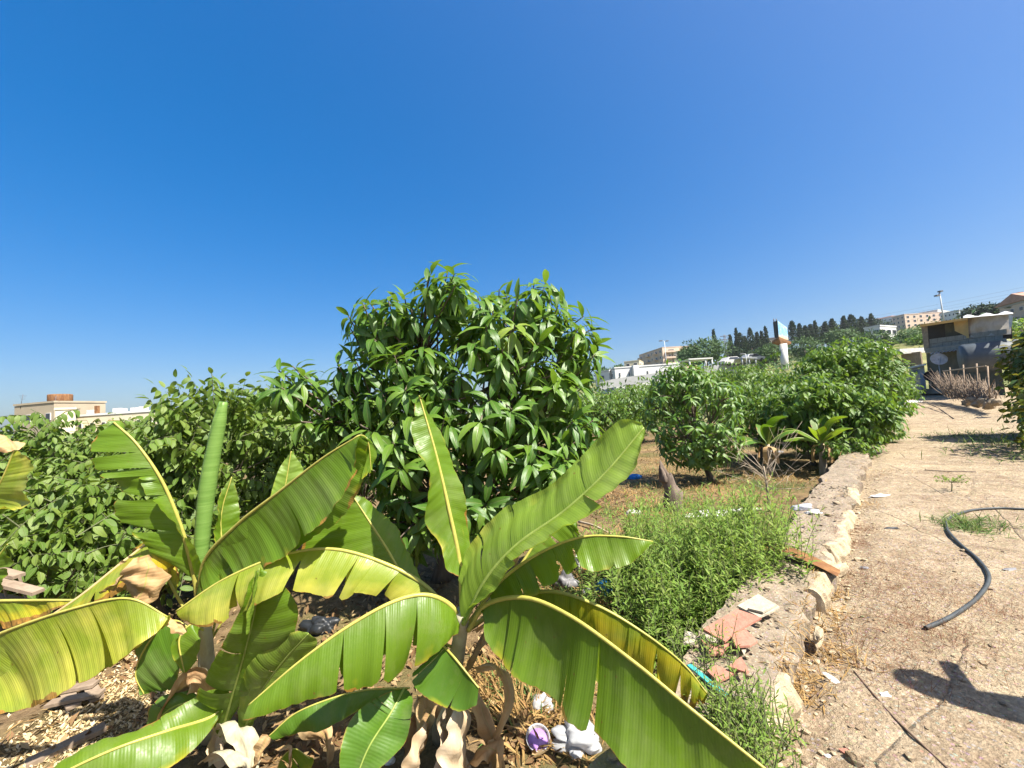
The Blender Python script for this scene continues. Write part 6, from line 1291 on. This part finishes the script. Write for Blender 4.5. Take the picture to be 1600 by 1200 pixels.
def power_pole(label, x0, y0, x1, y1, d):
    b_ = P(x1, y1, d); a = np.array([b_[0], b_[1], P(x0, y0, d)[2]]); t = thing('power_pole', label, 'pole', a); mb = MB()
    for sx, sy in ((-1, -1), (1, -1), (1, 1), (-1, 1)): V, Fc = tube(np.array([a + [sx * 0.3, sy * 0.3, 0], b_ + [sx * 0.12, sy * 0.12, 0]]), [0.05, 0.04], 4); mb.add(V, Fc)
    for k in range(12): f_ = k / 12; q = a * (1 - f_) + b_ * f_; q2 = a * (1 - f_ - 0.08) + b_ * (f_ + 0.08); w = 0.3 - 0.18 * f_; s = 1 if k % 2 else -1; V, Fc = tube(np.array([q + [s * w, -w, 0], q2 + [-s * w, -w, 0]]), [0.03, 0.03], 3); mb.add(V, Fc)
    mb.obj('lattice', MT['wire'], t)
    for k in range(3): V, Fc = box(b_ - [0, 0, 0.3 + k * 0.7], (1.7, 0.12, 0.12)); obj('cross_arm', V, Fc, MT['wire'], t, smooth=False)
power_pole('lattice power pole left of the cypress row', 1141, 592, 1131.5, 523, 80)
for k, (pa, pb_) in enumerate([((1131, 525, 80), (1640, 440, 60)), ((1131, 528, 80), (1640, 447, 60)), ((1131, 531, 80), (1640, 452, 60)), ((1131, 534, 80), (1640, 461, 60))]):
    a, b_ = P(*pa), P(*pb_); t_ = np.linspace(0, 1, 24)[:, None]; cvv = a * (1 - t_) + b_ * t_; cvv[:, 2] -= 0.9 * np.sin(np.pi * t_[:, 0]); V, Fc = tube(cvv, 0.012, 4); single('power_line', V, Fc, MT['wire'], ['topmost of the thin power lines crossing the sky at right', 'second power line from the top at right', 'third power line from the top at right', 'lowest of the power lines at right'][k], 'wire', 'power lines at right')
# right: apartment blocks on the ridge
far_block('apartment_block', 'salmon pink apartment block with balconies right of the pine trees', 1366, 1397, 500, 525, 175, 168, 14, 'paint_pink', 3, 4, (0.5, 0.5), balc=True)
far_block('apartment_block', 'tall white and pink block with stacked recesses', 1397, 1417, 496, 522, 160, 155, 16, 'paint_peach', 4, 3, (0.35, 0.5))
far_block('apartment_block', 'white apartment block with small square windows behind the shack', 1417, 1440, 491, 522, 158, 160, 16, 'paint_white', 4, 4, (0.35, 0.45), balc=True)
far_block('apartment_block', 'grey white apartment block left of the floodlight pole', 1440, 1470, 489, 520, 165, 160, 14, 'paint_white', 4, 5, (0.45, 0.4))
far_block('apartment_block', 'grey roofed apartment block right of the floodlight pole', 1472, 1503, 490, 515, 150, 145, 12, 'paint_white', 3, 5, (0.4, 0.4), roof='paint_grey')
far_block('house', 'white flat roofed house behind the shack tarpaulin', 1503, 1520, 485, 510, 130, 128, 10, 'paint_white', 2, 3)
far_block('house', 'low white building below the pink apartments', 1352, 1377, 514, 528, 70, 68, 6, 'paint_white', 1, 2, (0.75, 0.5))
far_block('house', 'red roofed house behind the billboard', 1196, 1216, 530, 545, 160, 158, 8, 'paint_peach', 1, 3, (0.3, 0.4), roof='roof_red')
t, g_ = far_block('house', 'peach gabled house at the upper right corner', 1566, 1625, 482, 512, 62, 56, 9, 'paint_peach', 2, 4, (0.4, 0.4), roof='paint_grey')
o0, ax_, ay_, W_, H, zt = g_
V = np.array([o0 + ax_ * (-0.4) + UPV * (H + 0.3), o0 + ax_ * (W_ + 0.4) + UPV * (H + 0.3), o0 + ax_ * W_ * 0.5 + UPV * (H + 1.7)]); V = np.concatenate([V - ay_ * 0.4, V + ay_ * 9.4]); obj('gable_roof', V, [(0, 1, 2), (5, 4, 3), (0, 3, 4, 1), (1, 4, 5, 2), (2, 5, 3, 0)], MT['roof_red'], t, smooth=False)
V, Fc = box(o0 + ax_ * W_ * 0.12 + ay_ * 2 + UPV * (H + 1.2), (0.6, 0.6, 1.8), ax_, ay_); obj('chimney', V, Fc, MT['roof_red'], t, smooth=False)
t = thing('greenhouse', 'long low white roofed shelter left of the shack', 'shelter', P(1428, 560, 40) - [0, 0, 1]); a, b_ = P(1410, 549, 40), P(1446, 545, 38); V, Fc = box((a + b_) / 2 + np.array([0, 1.2, 0]), (np.linalg.norm(b_ - a), 3, 0.5), b_ - a); obj('roof', V, Fc, MT['white'], t, smooth=False)
V, Fc = box((a + b_) / 2 + np.array([0, 0.3, -0.85]), (np.linalg.norm(b_ - a) * 0.85, 0.15, 1.3), b_ - a); obj('reed_screen', V, Fc, MT['wood'], t, smooth=False)

# ------------------------------------------------------------------ far trees
def clump_tree(name, label, top, base, w, seed, n, L, mat, kind, group=None):
    r = np.random.default_rng(seed); base = np.asarray(base, float); top = np.asarray(top, float); H = top[2] - base[2]; t = thing(name, label, 'tree', base, group); fo = Foliage()
    for k in range(n):
        if kind == 'cypress':
            h = r.random() ** 0.85; rad_ = w * (0.04 + 0.85 * (1 - h) ** 0.75 * min(1, 0.45 + 2.5 * h)); a = r.uniform(0, 6.28); rr_ = rad_ * math.sqrt(r.uniform(0.35, 1)) * (1 + 0.25 * math.sin(a * 3 + h * 9)); p = np.array([base[0] + (top[0] - base[0]) * h + rr_ * math.cos(a), base[1] + rr_ * math.sin(a), base[2] + H * (0.05 + 1.05 * h)]); d = np.array([math.cos(a) * 0.5, math.sin(a) * 0.5, 1.0]) + r.normal(size=3) * 0.2; nv = np.array([math.cos(a), math.sin(a), 0.4])
        else:
            u = nrm(r.normal(size=3)); k_ = r.uniform(0.6, 1.05) * (1 + 0.35 * vnoise((u * 1.8)[None], 1.4, seed)[0]); c = base + UPV * H * 0.6; p = c + u * np.array([w, w, H * 0.42]) * k_; d = u * 0.5 + r.normal(size=3) * 0.6; nv = u + UPV * 0.6 + r.normal(size=3) * 0.3
        fo.add(p, d, nv, L * r.uniform(0.6, 1.3))
    ob = fo.build(t, SH_SPRAY, MT[mat], name='crown'); V, Fc = tube(np.array([base, base + UPV * H * 0.5]), [0.05 * w + 0.12, 0.1], 6); obj('trunk', V, Fc, MT['bark'], t)
gc = 'cypress trees on the ridge'
cyp = [(1115, 521, 1), (1141, 529, 1), (1150, 519, 1), (1156, 526, 2.2), (1164, 531, 1.2), (1172, 519, 2.4), (1183, 525, 1.3), (1190, 524, 1.2), (1196, 517, 1.2), (1237, 507, 1.6), (1249, 511, 1.6), (1258, 514, 1.5), (1266, 512, 1.3), (1273, 507, 1.2), (1289, 508, 1.4), (1300, 503, 1.6), (1318, 499, 1.6), (1330, 497, 2.2), (1346, 500, 2.0), (1361, 496, 1.6)]
wl_c = ['lone cypress tip above the round green tree', 'slim cypress right beside the lattice pole', 'tall slim cypress right of the lattice pole', 'broad dark cypress below the tall slim one', 'short cypress between two broad ones', 'broadest cypress of the middle row', 'first slim cypress right of the broadest one', 'second slim cypress right of the broadest one', 'tall pointed cypress left of the red roof', 'cypress directly right of the billboard', 'second cypress to the right of the billboard', 'third cypress to the right of the billboard', 'small cypress right of the billboard group', 'slim pointed cypress alone above the leafy tree', 'cypress left of the ridge pines', 'dark cypress at the start of the ridge pines', 'cypress in the middle of the ridge pines', 'wide dark cypress among the ridge pines', 'rounded cypress near the pink apartments', 'cypress touching the pink apartments']
for k, (x, y, w) in enumerate(cyp):
    d = 130 if x < 1200 else 125; top = P(x, y, d); yb = 566 if x < 1200 else 540 if x < 1290 else 528; bz = P(x + 3, yb, d); clump_tree('cypress_tree', wl_c[k], top, [top[0], top[1], bz[2]], w * (1.35 + 0.3 * math.sin(k * 2.3)), 200 + k, 800, 0.7, 'cypress', 'cypress', gc)
gf = 'broadleaf trees on the hillside'
ft = [(1100, 530, 1105, 575, 75, 3.9, 'round bright green tree behind the carport frame', 'far', 2200), (1078, 543, 1082, 578, 85, 2.6, 'bushy tree left of the round bright green one', 'far', 1200), (1068, 545, 1070, 572, 110, 1.6, 'thin tree beside the cream flat roofed house', 'far', 500), (1195, 544, 1197, 570, 80, 2.2, 'pale olive tree below the slim cypresses', 'far', 900), (1208, 540, 1210, 565, 90, 3.0, 'dark bushy tree behind the billboard post', 'far', 1200), (1255, 530, 1257, 565, 90, 3.4, 'bushy tree below the cypresses right of the billboard', 'far', 1300), (1418, 520, 1420, 556, 60, 2.0, 'dark tree left of the shack tarpaulin', 'far', 1200), (1436, 524, 1438, 556, 55, 1.4, 'small green tree touching the shack pillar', 'lush', 800), (1402, 528, 1404, 558, 70, 2.2, 'olive tree below the pink apartments', 'far', 900), (1530, 478, 1532, 506, 75, 2.6, 'dark pine left of the gabled house', 'cypress', 1400), (1550, 477, 1552, 505, 72, 2.2, 'second dark pine next to the gabled house', 'cypress', 1200), (945, 577, 947, 596, 90, 2.4, 'green bush beside the small white box house', 'far', 700), (968, 572, 969, 590, 100, 2.0, 'small tree left of the cream house', 'far', 500), (1595, 498, 1597, 530, 30, 2.2, 'green shrub below the gabled house', 'lush', 900), (1310, 515, 1312, 545, 90, 3.4, 'bushy tree under the ridge cypresses', 'far', 1200), (1364, 520, 1366, 548, 58, 2.2, 'leafy tree beside the low white building', 'far', 1000), (1130, 560, 1131, 578, 66, 1.3, 'yellow green shrub beside the white car', 'lush', 500), (1150, 545, 1151, 572, 110, 3, 'dark tree at the foot of the cypress row', 'cypress', 900), (1282, 512, 1284, 540, 150, 9, 'dark ridge wood behind the slim cypresses', 'cypress', 1800), (1335, 503, 1337, 532, 150, 9, 'dark ridge wood left of the pink apartments', 'cypress', 1800), (1170, 532, 1172, 560, 160, 8, 'dark wood behind the middle cypress row', 'cypress', 1600), (1180, 552, 1181, 574, 110, 3, 'olive shrub mass right of the street lamp', 'far', 700)]
for k, (x, y, xb, yb, d, w, lab, m_, n_) in enumerate(ft):
    top = P(x, y, d); bz = P(xb, yb, d); clump_tree('hill_tree', lab, top, [top[0], top[1], bz[2]], w, 300 + k, n_, 0.5 * d / 75 + 0.1, m_, 'round', gf)
# scrub on the slope: one mass
fo = Foliage(); r = np.random.default_rng(77)
for k in range(900):
    u = r.uniform(0.12, 1.6); y = r.uniform(42, 215); x = u * y; z = gz(x, y); n_ = 9; w = r.uniform(0.6, 2.2)
    for q in range(n_): v_ = r.normal(size=3) * np.array([w, w, w * 0.5]); fo.add(np.array([x, y, z + 0.4 * w]) + v_, r.normal(size=3), UPV + r.normal(size=3) * 0.5, r.uniform(0.5, 1.3) * (0.6 + y / 150))
tag(fo.build(None, SH_SPRAY, MT['far'], name='hill_scrub'), 'low scrub scattered over the hillside', kind='stuff')
# far orchard canopy behind the nearer trees: one mass
fo = Foliage()
for k in range(520):
    u = r.uniform(-1.6, 0.95); y = r.uniform(16, 42); x = u * y
    if sq(x, y)[1] > -1.2: continue
    h = r.uniform(1.5, 2.5) if u > 0 else r.uniform(1.5, 2.2); 
    for q in range(34): v_ = nrm(r.normal(size=3)) * np.array([1.3, 1.3, 0.9]) * r.uniform(0.6, 1); fo.add(np.array([x, y, gz(x, y) + h - 0.6]) + v_, v_ + r.normal(size=3), UPV + r.normal(size=3) * 0.5 + v_, r.uniform(0.2, 0.36))
tag(fo.build(None, SH_SPRAY, MT['far'], name='orchard_canopy'), 'far rows of orchard foliage merging into one mass', kind='stuff')

# ------------------------------------------------------------------ person whose shadow falls on the path
def person():
    h0 = PG(1482, 1078); hh = 1.64; feet = np.array([h0[0], h0[1], 0]) + np.append(sun_dir[:2] / sun_dir[2] * hh, 0); feet[2] = path_at(feet[0], feet[1])
    t = thing('person', 'person in a blue shirt whose shadow falls on the path at lower right', 'person', feet)
    J = {'pelvis': (0, 0, 0.95), 'belly': (0, 0, 1.12), 'chest': (0, 0, 1.33), 'neck': (0, 0, 1.47), 'head0': (0, 0.02, 1.56), 'head1': (0, 0.02, 1.70), 'shl': (-0.18, 0, 1.42), 'shr': (0.18, 0, 1.42), 'ell': (-0.25, 0.08, 1.15), 'elr': (0.25, 0.08, 1.15), 'wrl': (-0.22, 0.3, 1.12), 'wrr': (0.22, 0.3, 1.12), 'hal': (-0.19, 0.38, 1.13), 'har': (0.19, 0.38, 1.13), 'hil': (-0.1, 0, 0.9), 'hir': (0.1, 0, 0.9), 'knl': (-0.12, 0.03, 0.5), 'knr': (0.12, 0.03, 0.5), 'anl': (-0.13, 0, 0.09), 'anr': (0.13, 0, 0.09), 'tol': (-0.15, 0.17, 0.035), 'tor': (0.15, 0.17, 0.035)}
    R_ = {'pelvis': .15, 'belly': .14, 'chest': .155, 'neck': .06, 'head0': .085, 'head1': .095, 'shl': .07, 'shr': .07, 'ell': .048, 'elr': .045, 'wrl': .034, 'wrr': .032, 'hal': .042, 'har': .04, 'hil': .1, 'hir': .1, 'knl': .065, 'knr': .065, 'anl': .045, 'anr': .045, 'tol': .04, 'tor': .04}
    ks = list(J); E_ = [('pelvis', 'belly'), ('belly', 'chest'), ('chest', 'neck'), ('neck', 'head0'), ('head0', 'head1'), ('chest', 'shl'), ('chest', 'shr'), ('shl', 'ell'), ('shr', 'elr'), ('ell', 'wrl'), ('elr', 'wrr'), ('wrl', 'hal'), ('wrr', 'har'), ('pelvis', 'hil'), ('pelvis', 'hir'), ('hil', 'knl'), ('hir', 'knr'), ('knl', 'anl'), ('knr', 'anr'), ('anl', 'tol'), ('anr', 'tor')]
    me = bpy.data.meshes.new('body'); me.from_pydata([J[k] for k in ks], [(ks.index(a), ks.index(b)) for a, b in E_], []); o = link('body', me, t); o.rotation_euler.z = math.atan2(sun_dir[1], sun_dir[0]) + 0.35
    o.modifiers.new('skin', 'SKIN')
    for v, k in zip(me.skin_vertices[0].data, ks): v.radius = (R_[k], R_[k] * (0.72 if k in ('pelvis', 'belly', 'chest') else 1))
    me.skin_vertices[0].data[0].use_root = True; s2 = o.modifiers.new('sub', 'SUBSURF'); s2.levels = 2; s2.render_levels = 2; me.materials.append(MT['shirt'])
    V, Fc = lathe([(0.02, 0.1), (0.1, 0.07), (0.118, 0.0), (0.11, -0.06)], feet + [0, 0, 1.73], 14, (0, 0, 1), False); obj('hair', V, Fc, MT['hair'], t)
person()

# ------------------------------------------------------------------ thin sea haze: one closed box round everything, sky outside it
lo = np.array([-540.0, -220.0, float(Z.min()) - 1.5]); hi = np.array([540.0, 580.0, 78.0])
V, Fc = box((lo + hi) / 2, hi - lo); hz = obj('haze', V, Fc, None, smooth=False); hz['kind'] = 'stuff'; hz['label'] = 'thin summer haze over the far hillside'
hm = bpy.data.materials.new('haze_air'); hm.use_nodes = True; hn = hm.node_tree; hn.nodes.clear(); pv = hn.nodes.new('ShaderNodeVolumePrincipled'); pv.inputs['Color'].default_value = (0.86, 0.92, 1.0, 1); pv.inputs['Density'].default_value = 0.00022; pv.inputs['Anisotropy'].default_value = 0.2
ho = hn.nodes.new('ShaderNodeOutputMaterial'); hn.links.new(pv.outputs[0], ho.inputs['Volume']); hz.data.materials.append(hm)
